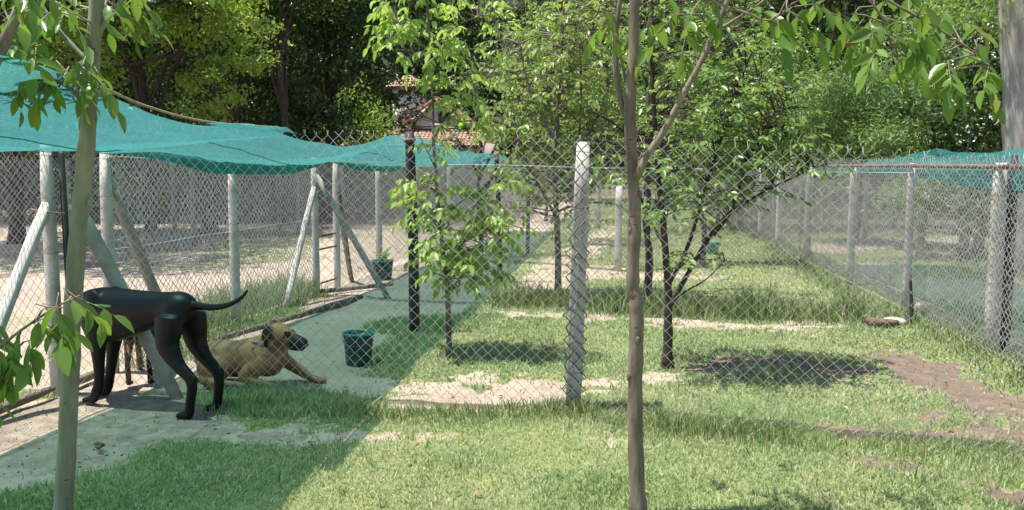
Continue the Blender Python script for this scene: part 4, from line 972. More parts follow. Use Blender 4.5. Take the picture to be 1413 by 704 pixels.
# understorey of the wood, seen through the fences
for k, (px, Y, rr_, h) in enumerate(((-30, 25, 2.0, 2.6), (70, 27, 2.0, 2.4), (170, 26, 1.8, 2.2), (260, 28, 2.0, 2.6), (350, 28, 1.8, 2.4), (430, 30, 2.0, 2.5), (500, 29, 1.5, 2.2), (560, 33, 1.6, 1.9), (30, 33, 3, 3.5), (210, 34, 3, 3.5), (390, 36, 3, 3.5), (-60, 23.5, 1.4, 1.9), (30, 24, 1.4, 1.7), (120, 24.5, 1.4, 1.9), (215, 24, 1.3, 1.6), (300, 25, 1.4, 1.9), (380, 26, 1.4, 1.8), (450, 26.5, 1.4, 1.9), (525, 27, 1.4, 1.8), (600, 29, 1.5, 1.7))):
    b = np.r_[W(px, 228, Y)[:2], 0]; cr = [(b + [R.normal(0, rr_ * .5), R.normal(0, .5), h * R.uniform(.3, .7)], np.array([rr_ * .7, rr_ * .6, h * .38])) for _ in range(4)]
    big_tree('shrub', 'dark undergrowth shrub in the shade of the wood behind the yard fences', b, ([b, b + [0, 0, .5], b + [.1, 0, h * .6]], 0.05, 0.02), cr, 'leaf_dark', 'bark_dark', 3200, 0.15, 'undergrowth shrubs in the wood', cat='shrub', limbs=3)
# bare trunks standing in the shaded yard
for k, (px, Y, r) in enumerate(((18, 17.5, 0.16), (205, 21, 0.14), (395, 24, 0.13))):
    b = np.r_[W(px, 228, Y)[:2], 0]; cr = [(b + [R.normal(-1.0, 1.6), R.normal(-.8, 1.3), R.uniform(6.0, 8.5)], np.array([1.9, 1.5, 0.7])) for _ in range(7)]
    big_tree('broadleaf_tree', ['tree trunk in the yard left of the gate, canopy above the cloth', 'bare lower trunk in the yard behind the pale young tree', 'bare lower trunk at the back of the shady yard'][k], b, ([b + [0, 0, -.1], b + [.05, 0, 2], b + [-.1, 0, 4.2], b + [.1, 0, 6.4]], r, r * .4), cr, 'leaf_dark', 'bark_dark', 12000, 0.18, 'dark trees beyond the yard')
# tree standing left of the picture whose canopy shades the yard
b = np.array([-12.5, 14.5, 0]); cr = [(b + [R.uniform(-1.5, 5.0), R.uniform(-3.0, 4.0), R.uniform(6.3, 8.5)], np.array([1.6, 1.3, 0.6])) for _ in range(11)]
big_tree('broadleaf_tree', 'spreading tree beside the yard whose high canopy shades the sand', b, ([b + [0, 0, -.1], b + [.05, 0, 2.5], b + [.4, 0, 5], b + [1.0, 0, 7]], .2, .08), cr, 'leaf_dark', 'bark_dark', 14000, 0.17, 'dark trees beyond the yard')
# conifer behind the house
b = np.r_[W(715, 228, 62)[:2], 0]; cr = []
for k in range(26):
    z = R.uniform(2, 17); q = (18.5 - z) * 0.24; a = R.uniform(0, 6.28); cr.append((b + [q * math.cos(a), q * math.sin(a), z], np.array([1.2, 1.2, 0.55])))
big_tree('conifer', 'grey green conifer rising behind the house', b, ([b + [0, 0, -.1], b + [0, 0, 6], b + [0, 0, 12], b + [0, 0, 18]], 0.35, 0.06), cr, 'leaf_conifer', 'bark_dark', 15000, 0.30, None, clump=1.0, tpl=LW)
woodtree(615, 70, 16, 4.5, 'leaf_dark', 'dark tree between the house and the conifer', 9000, 0.36, group='tall trees behind the runs')
woodtree(815, 66, 16, 5, 'leaf_dark', 'dark tree behind the conifer on the side of the runs', 9000, 0.36, group='tall trees behind the runs')
# trees at the end of the runs and on the right
woodtree(930, 40, 11, 4.0, 'leaf_mid', 'broad green tree closing the end of the runs', 13000, 0.20, group='tall trees behind the runs', zlow=1.0)
woodtree(790, 42, 10, 3.8, 'leaf_mid', 'green tree at the end of the runs next to the house', 11000, 0.20, group='tall trees behind the runs', zlow=1.0)
woodtree(1080, 31, 11, 3.6, 'leaf_dark', 'dark tall tree behind the willowy shrubs', 14000, 0.19, group='tall trees behind the runs', zlow=2.5)
woodtree(1170, 36, 13, 4.2, 'leaf_dark', 'dark tree with a tall trunk between green shrubs', 13000, 0.22, group='tall trees behind the runs', zlow=3.5, tr=0.3)
woodtree(1330, 33, 12, 4.2, 'leaf_dark', 'dark tree behind the white flowering shrub', 14000, 0.20, group='tall trees behind the runs', zlow=1.0)
woodtree(1480, 28, 11, 3.6, 'leaf_dark', 'dark tree behind the pale peeling trunk', 11000, 0.18, group='tall trees behind the runs', zlow=1.0)
def shrub(label, Y, bl, leaf, n, ls, tpl=None, **kw):
    c = np.mean([W(q[0], q[1], Y) for q in bl], 0); b = np.array([c[0], Y, 0.0])
    cr = [(W(px, py, Y + R.normal(0, .4)), np.array([rx, rx * .8, rz])) for px, py, rx, rz in bl]
    return big_tree('shrub', label, b, ([b + [0, 0, -.05], b + [.1, 0, .8], b + [0, 0, max(1.0, c[2])]], 0.10, 0.04), cr, leaf, 'bark_grey', n, ls, 'shrubs behind the right fence', cat='shrub', tpl=tpl, **kw)
shrub('feathery bright green shrub behind the right fence, next to the bare topped trunk', 19.5, [(1190, 110, .8, .6), (1160, 160, .9, .6), (1215, 180, .8, .6), (1225, 130, .7, .6), (1130, 130, .7, .5), (1180, 205, 1.0, .5)], 'leaf_willow', 13000, 0.13, LW, clump=0.4, per=55)
shrub('feathery bright green shrub between the flowering shrub and its taller twin', 18.5, [(1270, 165, .7, .6), (1255, 200, .8, .5), (1290, 190, .6, .5), (1250, 130, .5, .5), (1300, 210, .8, .4)], 'leaf_willow', 9000, 0.13, LW, clump=0.4, per=55)
shrub('dark leaved shrub covered with white blossom beside the pale trunk', 17.5, [(1355, 110, .7, .6), (1340, 170, .8, .6), (1390, 150, .7, .7), (1320, 200, .7, .4), (1385, 200, .7, .4), (1350, 60, .5, .5)], 'leaf_dark', 8000, 0.12, None, clump=0.4, per=55, blossom=60)
shrub('sunlit shrub at the far right side of the runs', 23, [(1060, 150, .9, .8), (1030, 210, 1.0, .8), (1100, 190, 1.0, .8), (1080, 90, .9, .7), (1010, 260, 1., .5), (1090, 250, 1.2, .5)], 'leaf_mid', 11000, 0.13, None, clump=0.45)
shrub('low shrub seen through the right fence under the cloth', 16.5, [(1330, 265, .7, .35), (1390, 270, .8, .4), (1270, 268, .6, .3)], 'leaf_mid', 5000, 0.11, None, clump=0.4)
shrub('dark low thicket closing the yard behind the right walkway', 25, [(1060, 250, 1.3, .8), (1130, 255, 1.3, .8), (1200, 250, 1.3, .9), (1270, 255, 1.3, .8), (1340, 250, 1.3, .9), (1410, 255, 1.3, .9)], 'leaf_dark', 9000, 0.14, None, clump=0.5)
shrub('sunlit green shrub above the flowering one', 22, [(1320, 30, 1.0, .7), (1270, 60, .8, .6), (1380, 40, .9, .7), (1350, 90, .9, .6)], 'leaf_willow', 9000, 0.12, None, clump=0.45)
# pale peeling trunk on the far right
Yg = 14.5; b = np.r_[W(1404, 228, Yg)[:2], 0]
cr = [(W(1330, 8, Yg - .2), np.array([.7, .6, .25])), (W(1390, -8, Yg), np.array([.8, .8, .3])), (W(1300, -60, Yg), np.array([1.0, 1, .5])), (W(1450, -90, Yg), np.array([1.6, 1.6, .8])), (b + [0.3, 0, 7.5], np.array([2.2, 2.2, 1.2]))]
big_tree('gum_tree', 'thick pale peeling trunk standing behind the right cloth', b, ([b + [0, 0, -.1], W(1406, 230, Yg), W(1402, 120, Yg), W(1396, 20, Yg), W(1392, -120, Yg), W(1400, -300, Yg)], 0.26, 0.12), cr, 'leaf_oak', 'bark_white', 7000, 0.10, None, clump=0.5, limbs=0)
# the wood that closes the view behind everything
P, N = [], []
for k in range(1000):
    th = R.uniform(-0.80, 0.62); rr_ = R.uniform(76, 92); c = np.array([rr_ * math.sin(th), rr_ * math.cos(th), R.uniform(0.5, 23) ])
    m = 100; P.append(c + R.normal(0, 1, (m, 3)) * [2.0, 1.6, 1.4]); N.append(R.normal(0, .6, (m, 3)) + [0, -.3, .7])
P = np.concatenate(P); N = np.concatenate(N)
V, F = stamp(LS, P, basis(R.normal(0, 1, P.shape), N), R.uniform(0.5, 1.1, len(P)))
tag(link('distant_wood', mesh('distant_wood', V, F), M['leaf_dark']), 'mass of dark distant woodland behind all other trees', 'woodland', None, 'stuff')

# wooded hillside far behind
hx = np.linspace(-260, 260, 60); hy = np.linspace(96, 240, 24); XX, YY = np.meshgrid(hx, hy); q = np.clip((YY - 96) / 60, 0, 1)
ZZ = 46 * q * q * (3 - 2 * q) - 0.5 + (vnoise(XX, YY, 0.06, 5) - 0.5) * 10 * q + (vnoise(XX, YY, 0.3, 6) - 0.5) * 3 * q
i = np.arange(23)[:, None] * 60; j = np.arange(59)[None]; F = np.stack([i + j, i + j + 1, i + 61 + j, i + 60 + j], -1).reshape(-1, 4)
M['hill'] = mat_simple('wooded_slope', (0.015, 0.03, 0.010), (0.05, 0.08, 0.025), 0.35, 0.95, strength=1.0, dist=0.6)
tag(link('hillside', mesh('hillside', np.stack([XX, YY, ZZ], -1).reshape(-1, 3), F, True), M['hill']), 'dark wooded hillside closing the view', None, None, 'structure')

# plant in the tub
S = [(b2 + [R.normal(0, .05), R.normal(0, .05), 0.27], np.array([R.normal(0, .6), R.normal(0, .6), 1.0])) for _ in range(12)]
make_tree('potted_plant', 'small leafy plant growing out of the green tub', b2 + [0, 0, .2], [([b2 + [0, 0, .15], b2 + [-.02, 0, .3], b2 + [-.04, 0, .45]], .006, .003)], S, 'leaf_bright', 'bark_grey', 0.06, 0, None, 0.2, (5, 7), 2.4, 6, fine=False, cat='plant')

# dry leaves lying about on dirt and lawn
M['litter'] = mat_simple('dry_leaf', (0.16, 0.10, 0.05), (0.38, 0.27, 0.14), 14, 0.85)
n = 420; x = R.uniform(-4.5, 3.8, n); y = R.uniform(3.2, 11, n); P = np.stack([x, y, gz(x, y) + R.uniform(0.008, 0.04, n)], -1)
V, F = stamp(LS, P, basis(R.normal(0, 1, (n, 3)) * [1, 1, .2], R.normal(0, .35, (n, 3)) + [0, 0, 1]), R.uniform(0.025, 0.06, n))
tag(link('fallen_leaves', mesh('fallen_leaves', V, F), M['litter']), 'dry brown leaves scattered over the lawn and dirt', 'leaves', None, 'stuff')

# ------------------------------------------------------------------ house
YH = 55.0
def hp_(px, py, Y=YH): return W(px, py, Y)
house = thing('house', 'pink rendered house with clay tile roofs and a small turret among the trees', 'house', np.r_[hp_(590, 228)[:2], 0])
def hbox(name, x0, x1, z0, z1, y0, y1, m): V, F = box(((x0 + x1) / 2, (y0 + y1) / 2, (z0 + z1) / 2), (x1 - x0, y1 - y0, z1 - z0)); return part(name, V, F, M[m], house)
def sx(px): return hp_(px, 228)[0]
def sz(py): return hp_(706, py)[2]
def tiles(name, o, du, dv, nu, nv, m='tile', th=0.03):
    """barrel tiles row by row on a sloping rectangle: o corner, du along the eave, dv up the slope"""
    o, du, dv = map(lambda q: np.asarray(q, float), (o, du, dv)); n = unit(np.cross(du, dv)); it = []
    su, svv = np.linalg.norm(du) / nu, np.linalg.norm(dv) / nv
    a = np.linspace(0, math.pi, 5)
    for r_ in range(nv):
        for c_ in range(nu):
            p = o + du * (c_ + .5) / nu; q0 = p + dv * (r_ / nv - 0.15 / nv); q1 = p + dv * ((r_ + 1) / nv)
            ring = np.cos(a)[:, None] * unit(du) * su * 0.5 + np.sin(a)[:, None] * n * su * 0.42
            V = np.concatenate([q0 + ring + n * th, q1 + ring * 0.85]); k = np.arange(4)
            it.append((V, [np.stack([k, k + 1, k + 6, k + 5], -1)]))
    V, F = join(it); return V, F
hbox('wall', sx(480), sx(665), 0, sz(196), YH + .8, YH + 7, 'wall_pink')                 # ground floor
hbox('wall', sx(548), sx(668), sz(196), sz(172), YH + 2.2, YH + 7, 'wall_pink')
V, F = tiles('roof', [sx(470), YH, sz(202)], [sx(668) - sx(470), 0, 0], [0, 2.3, sz(178) - sz(202)], 34, 7); o = part('roof', V, F, M['tile'], house); o['kind'] = 'stuff'
V, F = box(((sx(470) + sx(668)) / 2, YH + 1.15, (sz(202) + sz(178)) / 2 - 0.10), (sx(668) - sx(470), 2.2, 0.06)); V[:, 2] += (V[:, 1] - YH - 1.15) * (sz(178) - sz(202)) / 2.3; part('roof_deck', V, F, M['timber'], house)
# upper gable, its wall facing the runs
gx0, gx1, gz0, gz1 = sx(546), sx(640), sz(173), sz(134); gxm = sx(592)
Vg = np.array([[gx0, YH + 2.2, gz0], [gx1, YH + 2.2, gz0], [gx1, YH + 2.2, gz0 + 0.2], [gxm, YH + 2.2, gz1], [gx0, YH + 2.2, gz0 + 0.2]]); Vb = Vg + [0, 4, 0]
Vw = np.concatenate([Vg, Vb]); part('gable_wall', Vw, [np.array([[0, 1, 6, 5], [1, 2, 7, 6], [2, 3, 8, 7], [3, 4, 9, 8], [4, 0, 5, 9], [0, 4, 2, 1], [5, 6, 7, 9]]), np.array([[4, 3, 2], [7, 8, 9]])], M['wall_pink'], house)
for a, bq in (((gx0 - .25, gz0 - .02), (gxm, gz1 + .12)), ((gx1 + .25, gz0 - .02), (gxm, gz1 + .12))):
    V, F = tiles('roof', [a[0], YH + (1.9 if a[0] < gxm else 6.4), a[1] + 0.1], [0, 4.5 if a[0] < gxm else -4.5, 0], [bq[0] - a[0], 0, bq[1] - a[1]], 14, 7); V[:, 2] += 0.05; o = part('gable_roof', V, F, M['tile'], house); o['kind'] = 'stuff'
    V, F = prism([a[0], YH + 1.95, a[1]], [bq[0], YH + 1.95, bq[1]], 0.22, 0.22, np.array([0, 1., 0]), depth=0.14, bev=0.02); part('bargeboard', V, F, M['tile'], house)
wnd = hbox('window', sx(596), sx(612), sz(168), sz(150), YH + 2.1, YH + 2.25, 'timber')
V, F = box(((sx(596) + sx(612)) / 2, YH + 2.08, (sz(168) + sz(150)) / 2), (sx(610) - sx(598), .04, sz(152) - sz(166))); o = part('pane', V, F, M['glass'], house); o.parent = wnd
V, F = box(((sx(570) + sx(640)) / 2, YH + 2.1, sz(175)), (sx(640) - sx(546), .2, 0.12)); part('string_course', V, F, M['timber'], house)
# turret with a hipped tile roof
tx0, tx1, ty0, ty1 = sx(526), sx(566), YH + 3, YH + 4.8
hbox('turret_wall', tx0, tx1, sz(178), sz(113), ty0, ty1, 'wall_white')
apex = np.array([(tx0 + tx1) / 2 - .1, (ty0 + ty1) / 2, sz(94)]); e = 0.28; ez = sz(114)
cn = [np.array([tx0 - e, ty0 - e, ez]), np.array([tx1 + e, ty0 - e, ez]), np.array([tx1 + e, ty1 + e, ez]), np.array([tx0 - e, ty1 + e, ez])]
it = []
for q in range(4):
    a, bq = cn[q], cn[(q + 1) % 4]; rows = 5; cols = 10
    for r_ in range(rows):
        f0, f1 = r_ / rows, (r_ + 1) / rows; A_, B_ = a + (apex - a) * f0, bq + (apex - bq) * f0; C_, D_ = a + (apex - a) * f1, bq + (apex - bq) * f1
        nn = unit(np.cross(bq - a, apex - a)); kq = max(2, int(cols * (1 - f0)))
        for c_ in range(kq):
            s0, s1 = c_ / kq, (c_ + 1) / kq
            V = np.array([A_ + (B_ - A_) * s0, A_ + (B_ - A_) * (s0 + s1) / 2 + nn * .09, A_ + (B_ - A_) * s1, C_ + (D_ - C_) * s1 , C_ + (D_ - C_) * (s0 + s1) / 2 + nn * .05, C_ + (D_ - C_) * s0]) + nn * 0.04 * (1 - 0)
            V[:3] += nn * 0.05; it.append((V, [np.array([[0, 1, 4, 5], [1, 2, 3, 4]])]))
V, F = join(it); o = part('turret_roof', V, F, M['tile'], house); o['kind'] = 'stuff'
V, F = box(((tx0 + tx1) / 2, (ty0 + ty1) / 2, ez - 0.04), (tx1 - tx0 + 2 * e, ty1 - ty0 + 2 * e, 0.10)); part('eaves', V, F, M['timber'], house)
hbox('louvre', sx(535), sx(553), sz(124), sz(117), ty0 - .03, ty0 + .05, 'glass')
hbox('chimney', sx(536), sx(549), sz(165), sz(143), YH + 1.8, YH + 2.6, 'wall_pink'); hbox('chimney_cap', sx(535), sx(550), sz(143), sz(140), YH + 1.75, YH + 2.65, 'timber')

# ------------------------------------------------------------------ dogs
def limb(P, ab, n=16):
    """elliptic tube: ab = (radius in the upright plane, radius sideways) at each point"""
    P = spline(P, n); ab = spline(np.c_[np.asarray(ab, float), np.zeros(len(ab))], n)[:, :2]; ab = np.maximum(ab, 0.004)
    T = unit(np.gradient(P, axis=0)); lat = np.array([0, 1.0, 0]); L_ = unit(lat - T * (T @ lat)[:, None]); U = np.cross(T, L_)
    th = np.arange(14) * 2 * math.pi / 14
    V = P[:, None] + np.cos(th)[None, :, None] * U[:, None] * ab[:, :1, None] + np.sin(th)[None, :, None] * L_[:, None] * ab[:, 1:, None]
    V = V.reshape(-1, 3); i = np.arange(n - 1)[:, None] * 14; j = np.arange(14)[None]; k = (j + 1) % 14
    F = np.stack([i + j, i + k, i + 14 + k, i + 14 + j], -1).reshape(-1, 4)
    V = np.concatenate([V, P[:1], P[-1:]]); c0 = n * 14; jj = np.arange(14); kk = (jj + 1) % 14; e = (n - 1) * 14
    return V, [F, np.concatenate([np.stack([kk, jj, np.full(14, c0)], -1), np.stack([jj + e, kk + e, np.full(14, c0 + 1)], -1)])]
def rotz(a): return np.array([[math.cos(a), -math.sin(a), 0], [math.sin(a), math.cos(a), 0], [0, 0, 1]])
def paw(c, d=0.0, s=1.0):
    c = np.asarray(c, float); Rm = rotz(d); it = [ellipsoid(c + [0, 0, 0.028 * s], np.array([0.045, 0.034, 0.028]) * s, 12, 8, Rm)]
    for k, yy in enumerate((-0.027, -0.010, 0.010, 0.027)):
        it.append(ellipsoid(c + Rm @ (np.array([0.042 + (0.008 if k in (1, 2) else 0), yy, 0.020]) * s), np.array([0.026, 0.0125, 0.019]) * s, 10, 6, Rm))
    return it
def body(name, items, root, scale, rot, m, fur, voxel=0.0065, smooth=5, relax=None):
    V, F = join(items); me = mesh('shape', V, F); tmp = bpy.data.objects.new('shape', me); COL.objects.link(tmp)
    md = tmp.modifiers.new('r', 'REMESH'); md.mode = 'VOXEL'; md.voxel_size = voxel
    ms = tmp.modifiers.new('s', 'SMOOTH'); ms.factor = 0.5; ms.iterations = smooth
    dg = bpy.context.evaluated_depsgraph_get(); me2 = bpy.data.meshes.new_from_object(tmp.evaluated_get(dg)); bpy.data.objects.remove(tmp); bpy.data.meshes.remove(me)
    n = len(me2.vertices); co = np.empty(n * 3, np.float32); me2.vertices.foreach_get('co', co); co = co.reshape(-1, 3)
    if relax is not None:                       # even out the joins between muscles, keep paws and face crisp
        ed = np.empty(len(me2.edges) * 2, np.int32); me2.edges.foreach_get('vertices', ed); ed = ed.reshape(-1, 2); deg = np.maximum(np.bincount(ed.ravel(), minlength=n), 1)[:, None]
        wt = relax(co)[:, None].astype(np.float64); c_ = co.astype(np.float64)
        for _ in range(26):
            a_ = np.stack([np.bincount(ed[:, 0], c_[ed[:, 1], k_], n) + np.bincount(ed[:, 1], c_[ed[:, 0], k_], n) for k_ in range(3)], -1) / deg
            c_ += wt * 0.6 * (a_ - c_)
        co = c_.astype(np.float32); me2.vertices.foreach_set('co', co.ravel()); me2.update()
    c = fur(co); at = me2.attributes.new('fur', 'FLOAT_COLOR', 'POINT'); at.data.foreach_set('color', np.c_[c, np.ones(n)].astype(np.float32).ravel())
    me2.polygons.foreach_set('use_smooth', np.ones(len(me2.polygons), bool)); me2.materials.clear()
    me2.name = name; return link(name, me2, M[m], root)
def bit(name, item, m, root): V, F = item; return link(name, mesh(name, V, F, True), M[m], root)

def standing(name, label, front, hind, fl, hl, head, tail, fur, m, frontx=0.34, hindx=-0.42, size=None, extra=None):
    """front / hind: ground points of the near fore and hind paw; fl, hl: leg joints (near, far)"""
    d = np.asarray(front) - np.asarray(hind); L = np.linalg.norm(d[:2]); s = size or L / (frontx - hindx); a = math.atan2(d[1], d[0])
    root = thing(name, label, 'dog'); root.rotation_euler = (0, 0, a); root.scale = (s, s, s)
    o = (np.asarray(front) + np.asarray(hind)) / 2 - rotz(a) @ np.array([(frontx + hindx) / 2, 0.085, 0]) * s; root.location = (float(o[0]), float(o[1]), -0.012)
    it = [limb([(-.395, 0, .635), (-.365, 0, .642), (-.29, 0, .652), (-.20, 0, .650), (-.06, 0, .630), (.10, 0, .602), (.25, 0, .578), (.36, 0, .572), (.46, 0, .58), (.565, 0, .58)],
               [(.04, .04), (.088, .078), (.108, .10), (.100, .092), (.118, .104), (.148, .122), (.174, .132), (.176, .126), (.148, .112), (.075, .065)], 40)]
    for sg in (1, -1):
        it.append(ellipsoid((.35, sg * .085, .60), (.095, .05, .15), 12, 8)); it.append(ellipsoid((-.29, sg * .062, .59), (.085, .06, .13), 12, 8))
    for P in fl:
        it.append(limb(P, [(.10, .065), (.072, .054), (.044, .038), (.033, .031), (.036, .034), (.029, .029)])); it += paw((P[-1][0] + .018, P[-1][1], 0), 0, 0.98)
        it.append(ellipsoid((P[1][0] - .045, P[1][1], P[1][2] + .005), (.03, .026, .04), 10, 6))
    for P in hl:
        it.append(limb(P, [(.100, .07), (.098, .064), (.080, .056), (.049, .037), (.038, .029), (.030, .027), (.030, .028)], 20)); it += paw((P[-1][0] + .018, P[-1][1], 0), 0, 0.98)
        it.append(ellipsoid((P[4][0] - .022, P[4][1], P[4][2] + .012), (.024, .02, .034), 10, 6))
    it += head; it.append(limb(tail, np.c_[np.linspace(.030, .009, len(tail)), np.linspace(.028, .008, len(tail))], 20))
    body('body', it, root, s, a, m, fur, relax=lambda c: np.clip((c[:, 2] - .10) / .25, 0, 1) * np.clip((.58 - c[:, 0]) / .1, 0, 1) * np.clip((c[:, 0] + .46) / .06, 0.15, 1))
    return root
def dog_head(c, yaw, pitch, s=1.0, mz=1.0):
    """skull, muzzle, jaw and drop ears, pointing along +x before turning"""
    Rm = rotz(yaw) @ np.array([[math.cos(pitch), 0, math.sin(pitch)], [0, 1, 0], [-math.sin(pitch), 0, math.cos(pitch)]])
    raw = [ellipsoid((0, 0, 0), (.10, .078, .076), 16, 10), limb([(.05, 0, -.012), (.12, 0, -.022), (.19, 0, -.030), (.215, 0, -.034)], np.array([(.058, .055), (.050, .045), (.043, .040), (.030, .030)]) * [[1], [(mz + 1) / 2], [mz], [mz * 1.15]], 12),
           limb([(.02, 0, -.055), (.10, 0, -.068), (.17, 0, -.070)], [(.035, .04), (.026, .034), (.016, .022)], 10), ellipsoid((.07, .03, .034), (.035, .022, .018), 10, 6), ellipsoid((.07, -.03, .034), (.035, .022, .018), 10, 6)]
    for sg in (1, -1): raw.append(limb([(-.03, sg * .062, .055), (-.045, sg * .088, .030), (-.045, sg * .097, -.03), (-.035, sg * .094, -.075)], [(.035, .010), (.042, .010), (.038, .010), (.012, .008)], 12))
    f = lambda V: (np.asarray(V) * s) @ Rm.T + np.asarray(c)
    return [(f(V), F) for V, F in raw], f
black = lambda co: np.tile([0.0030, 0.0036, 0.0040], (len(co), 1)) * (1 + 0.35 * np.clip((co[:, 2:3] - 0.5) * 2, 0, 1))
fl = [[(.29, .085, .56), (.245, .09, .43), (.262, .085, .29), (.272, .08, .15), (.300, .08, .075), (.322, .08, .035)],
      [(.31, -.085, .56), (.30, -.09, .43), (.335, -.085, .29), (.36, -.08, .15), (.385, -.08, .075), (.40, -.08, .035)]]
hl = [[(-.29, .085, .62), (-.285, .095, .53), (-.285, .10, .43), (-.37, .10, .32), (-.465, .10, .235), (-.45, .10, .11), (-.437, .10, .04)],
      [(-.30, -.085, .62), (-.305, -.095, .53), (-.315, -.10, .43), (-.39, -.10, .33), (-.485, -.10, .245), (-.48, -.10, .11), (-.465, -.10, .04)]]
hd, hf = dog_head((.64, -.19, .52), -1.35, 0.35)
hd.append(limb([(.36, 0, .61), (.48, -.01, .60), (.585, -.06, .575), (.635, -.17, .53)], [(.14, .10), (.125, .095), (.10, .078), (.07, .062)], 16))
tail = [(-.34, 0, .69), (-.42, 0, .680), (-.55, 0, .675), (-.68, 0, .70), (-.78, .0, .75), (-.83, 0, .80)]
bd = standing('dog', 'glossy black short haired dog standing with raised tail beside the pale young tree', G(127, 554), G(261, 575), [[(x_ + .07 * (1 if k_ > 1 else 1.25), y_, z_) for k_, (x_, y_, z_) in enumerate(P_)] for P_ in fl], hl, hd, tail, black, 'fur_black', frontx=0.41)
for sg in (1, -1):
    V, F = ellipsoid((.085, sg * .048, .022), (.012, .009, .011), 10, 8); bit('eye', (hf(V), F), 'black', bd)
V, F = ellipsoid((.222, 0, -.022), (.016, .020, .015), 10, 8); bit('nose', (hf(V), F), 'black', bd)

# the black and tan dog half hidden behind it
def fur_bt(co):
    c = np.tile([0.008, 0.008, 0.0085], (len(co), 1)); k = (co[:, 2] < 0.46) & (co[:, 1] > 0.02); c[k] = (0.19, 0.105, 0.045)
    return c
fl3 = [[(.29, s * .085, .56), (.245, s * .09, .43), (.262, s * .085, .29), (.272, s * .08, .15), (.300, s * .08, .075), (.322, s * .08, .035)] for s in (1, -1)]
hl3 = [[(-.34, s * .085, .64), (-.325, s * .095, .54), (-.315, s * .10, .43), (-.40, s * .10, .32), (-.475, s * .10, .235), (-.455, s * .10, .11), (-.437, s * .10, .04)] for s in (1, -1)]
hd3, hf3 = dog_head((.56, .0, .52), 0.0, 0.5)
hd3.append(limb([(.33, 0, .645), (.44, 0, .60), (.54, 0, .54)], [(.125, .095), (.095, .075), (.07, .06)], 12))
h3 = G(192, 531); dv = unit(np.array([-0.42, 1.0, 0])); 
d3 = standing('dog', 'black and tan dog mostly hidden behind the standing black dog', h3 + dv * 0.55, h3, fl3, hl3, hd3, [(-.44, 0, .70), (-.50, 0, .62), (-.53, 0, .50), (-.52, 0, .40)], fur_bt, 'fur_black', size=0.74)
d3.location = (float(h3[0] + dv[0] * 0.36), float(h3[1] + dv[1] * 0.36), -0.012)
for sg in (1, -1):
    V, F = ellipsoid((.085, sg * .048, .022), (.012, .009, .011), 10, 8); bit('eye', (hf3(V), F), 'black', d3)

# the tan dog lying behind the netting
hd, hf = dog_head((.205, -.015, .385), -0.10, 0.22, 1.02, 1.2)
it = [limb([(-.43, 0, .13), (-.39, 0, .16), (-.28, 0, .185), (-.13, 0, .19), (.0, 0, .205), (.10, 0, .215), (.18, 0, .22), (.24, 0, .22)], [(.05, .06), (.12, .11), (.138, .13), (.132, .125), (.148, .135), (.16, .135), (.14, .115), (.07, .07)], 34),
      limb([(.08, 0, .235), (.15, 0, .31), (.195, -.01, .365)], [(.13, .11), (.105, .09), (.082, .075)], 14),
      ellipsoid((-.27, -.115, .125), (.135, .062, .105), 14, 10), ellipsoid((-.27, .115, .125), (.135, .062, .105), 14, 10),
      limb([(-.36, -.13, .06), (-.26, -.165, .036), (-.12, -.175, .032), (-.04, -.175, .026)], [(.045, .04), (.036, .032), (.028, .026), (.022, .026)], 14),
      limb([(-.36, .13, .06), (-.24, .165, .036), (-.12, .175, .032)], [(.045, .04), (.036, .032), (.026, .026)], 12),
      limb([(.12, -.10, .20), (.05, -.13, .13), (-.03, -.145, .085), (.06, -.155, .055), (.17, -.15, .03)], [(.075, .05), (.062, .045), (.042, .036), (.034, .030), (.024, .028)], 18),
      limb([(.14, .09, .20), (.20, .10, .155), (.29, .10, .100), (.37, .09, .055), (.43, .085, .028)], [(.075, .05), (.055, .045), (.042, .036), (.033, .030), (.022, .028)], 18),
      limb([(-.41, 0, .10), (-.47, .06, .04), (-.46, .18, .022), (-.38, .27, .02)], [(.028, .028), (.022, .022), (.018, .018), (.009, .009)], 14)]
it += paw((.19, -.15, 0), 0.05, 0.92) + paw((.45, .082, 0), -.1, 1.0) + paw((-.02, -.175, 0), 0, 0.85) + hd
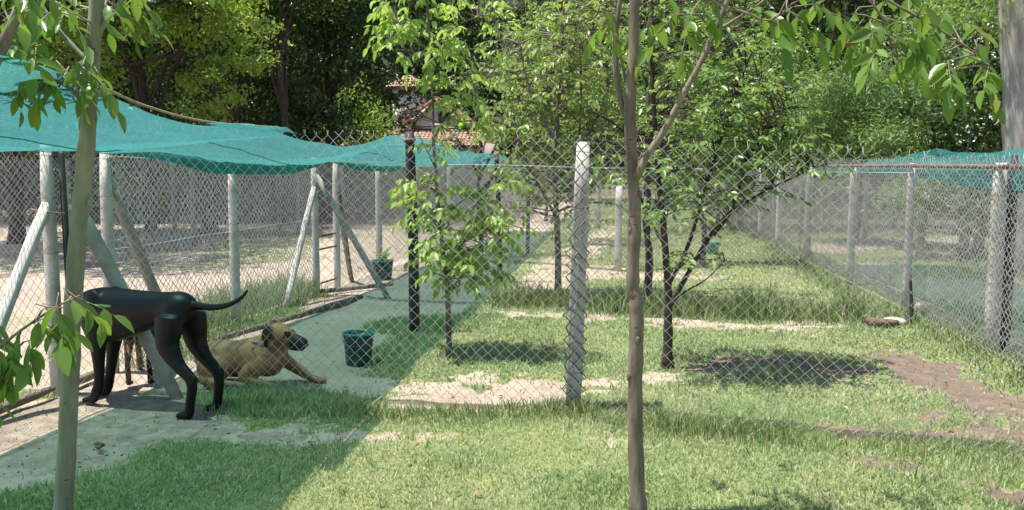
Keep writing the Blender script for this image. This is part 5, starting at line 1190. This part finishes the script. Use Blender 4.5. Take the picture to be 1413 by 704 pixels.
def fur_tan(co):
    n = len(co); c = np.tile([0.42, 0.225, 0.095], (n, 1))
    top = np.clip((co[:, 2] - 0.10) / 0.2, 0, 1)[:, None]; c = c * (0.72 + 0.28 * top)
    loc = (co - np.array([.205, -.015, .385])) @ (rotz(-0.10) @ np.array([[math.cos(.22), 0, math.sin(.22)], [0, 1, 0], [-math.sin(.22), 0, math.cos(.22)]]))/ 1.02
    br = vnoise(co[:, 0] * 38 + 5 * vnoise(co[:, 1], co[:, 2], 18, 4), co[:, 2] * 7, 1.0, 8); c = c * (1 - 0.55 * np.clip((br - .45) * 3, 0, 1))[:, None]
    hd_ = (np.linalg.norm(loc, axis=1) < 0.30) & (co[:, 2] > 0.25)
    def put(mask, col, w_=1.0): c[mask] = c[mask] * (1 - w_) + np.array(col) * w_
    put(hd_ & (loc[:, 0] > 0.115) & (co[:, 0] > .2), (0.030, 0.024, 0.020)); put(hd_ & (loc[:, 0] > 0.085) & (loc[:, 0] <= 0.115) & (co[:, 0] > .2), (0.12, 0.085, 0.045), .8)
    put(hd_ & (np.abs(loc[:, 1]) > 0.083) & (loc[:, 0] < 0.02) & (loc[:, 2] > -.1), (0.035, 0.028, 0.022))
    put(hd_ & (np.abs(np.abs(loc[:, 1]) - 0.05) < 0.02) & (np.abs(loc[:, 0] - 0.085) < 0.022) & (np.abs(loc[:, 2] - 0.02) < 0.025), (0.03, 0.022, 0.018))
    put((np.abs(co[:, 0] - 0.085 - (co[:, 2] - .3) * .4) < 0.022) & (co[:, 2] > 0.24) & (co[:, 2] < 0.345), (0.40, 0.30, 0.18), .35)
    put((co[:, 0] > 0.12) & (co[:, 2] < 0.22) & (np.abs(co[:, 1]) < 0.07), (0.16, 0.10, 0.05), .6)  # shadowed underside of the chest painted into the fur as darker brown
    return c
tr = thing('dog', 'tan dog with a dark muzzle lying down behind the wire netting', 'dog', G(352, 527)); tr.rotation_euler = (0, 0, YAW - 0.16); tr.location[2] = -0.012
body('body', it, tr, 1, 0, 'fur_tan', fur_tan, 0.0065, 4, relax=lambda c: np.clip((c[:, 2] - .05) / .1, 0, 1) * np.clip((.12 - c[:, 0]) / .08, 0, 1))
for sg in (1, -1):
    V, F = ellipsoid((.088, sg * .050, .022), (.012, .009, .011), 10, 8); bit('eye', (hf(V), F), 'black', tr)
V, F = ellipsoid((.222, 0, -.022), (.017, .021, .015), 10, 8); bit('nose', (hf(V), F), 'black', tr)
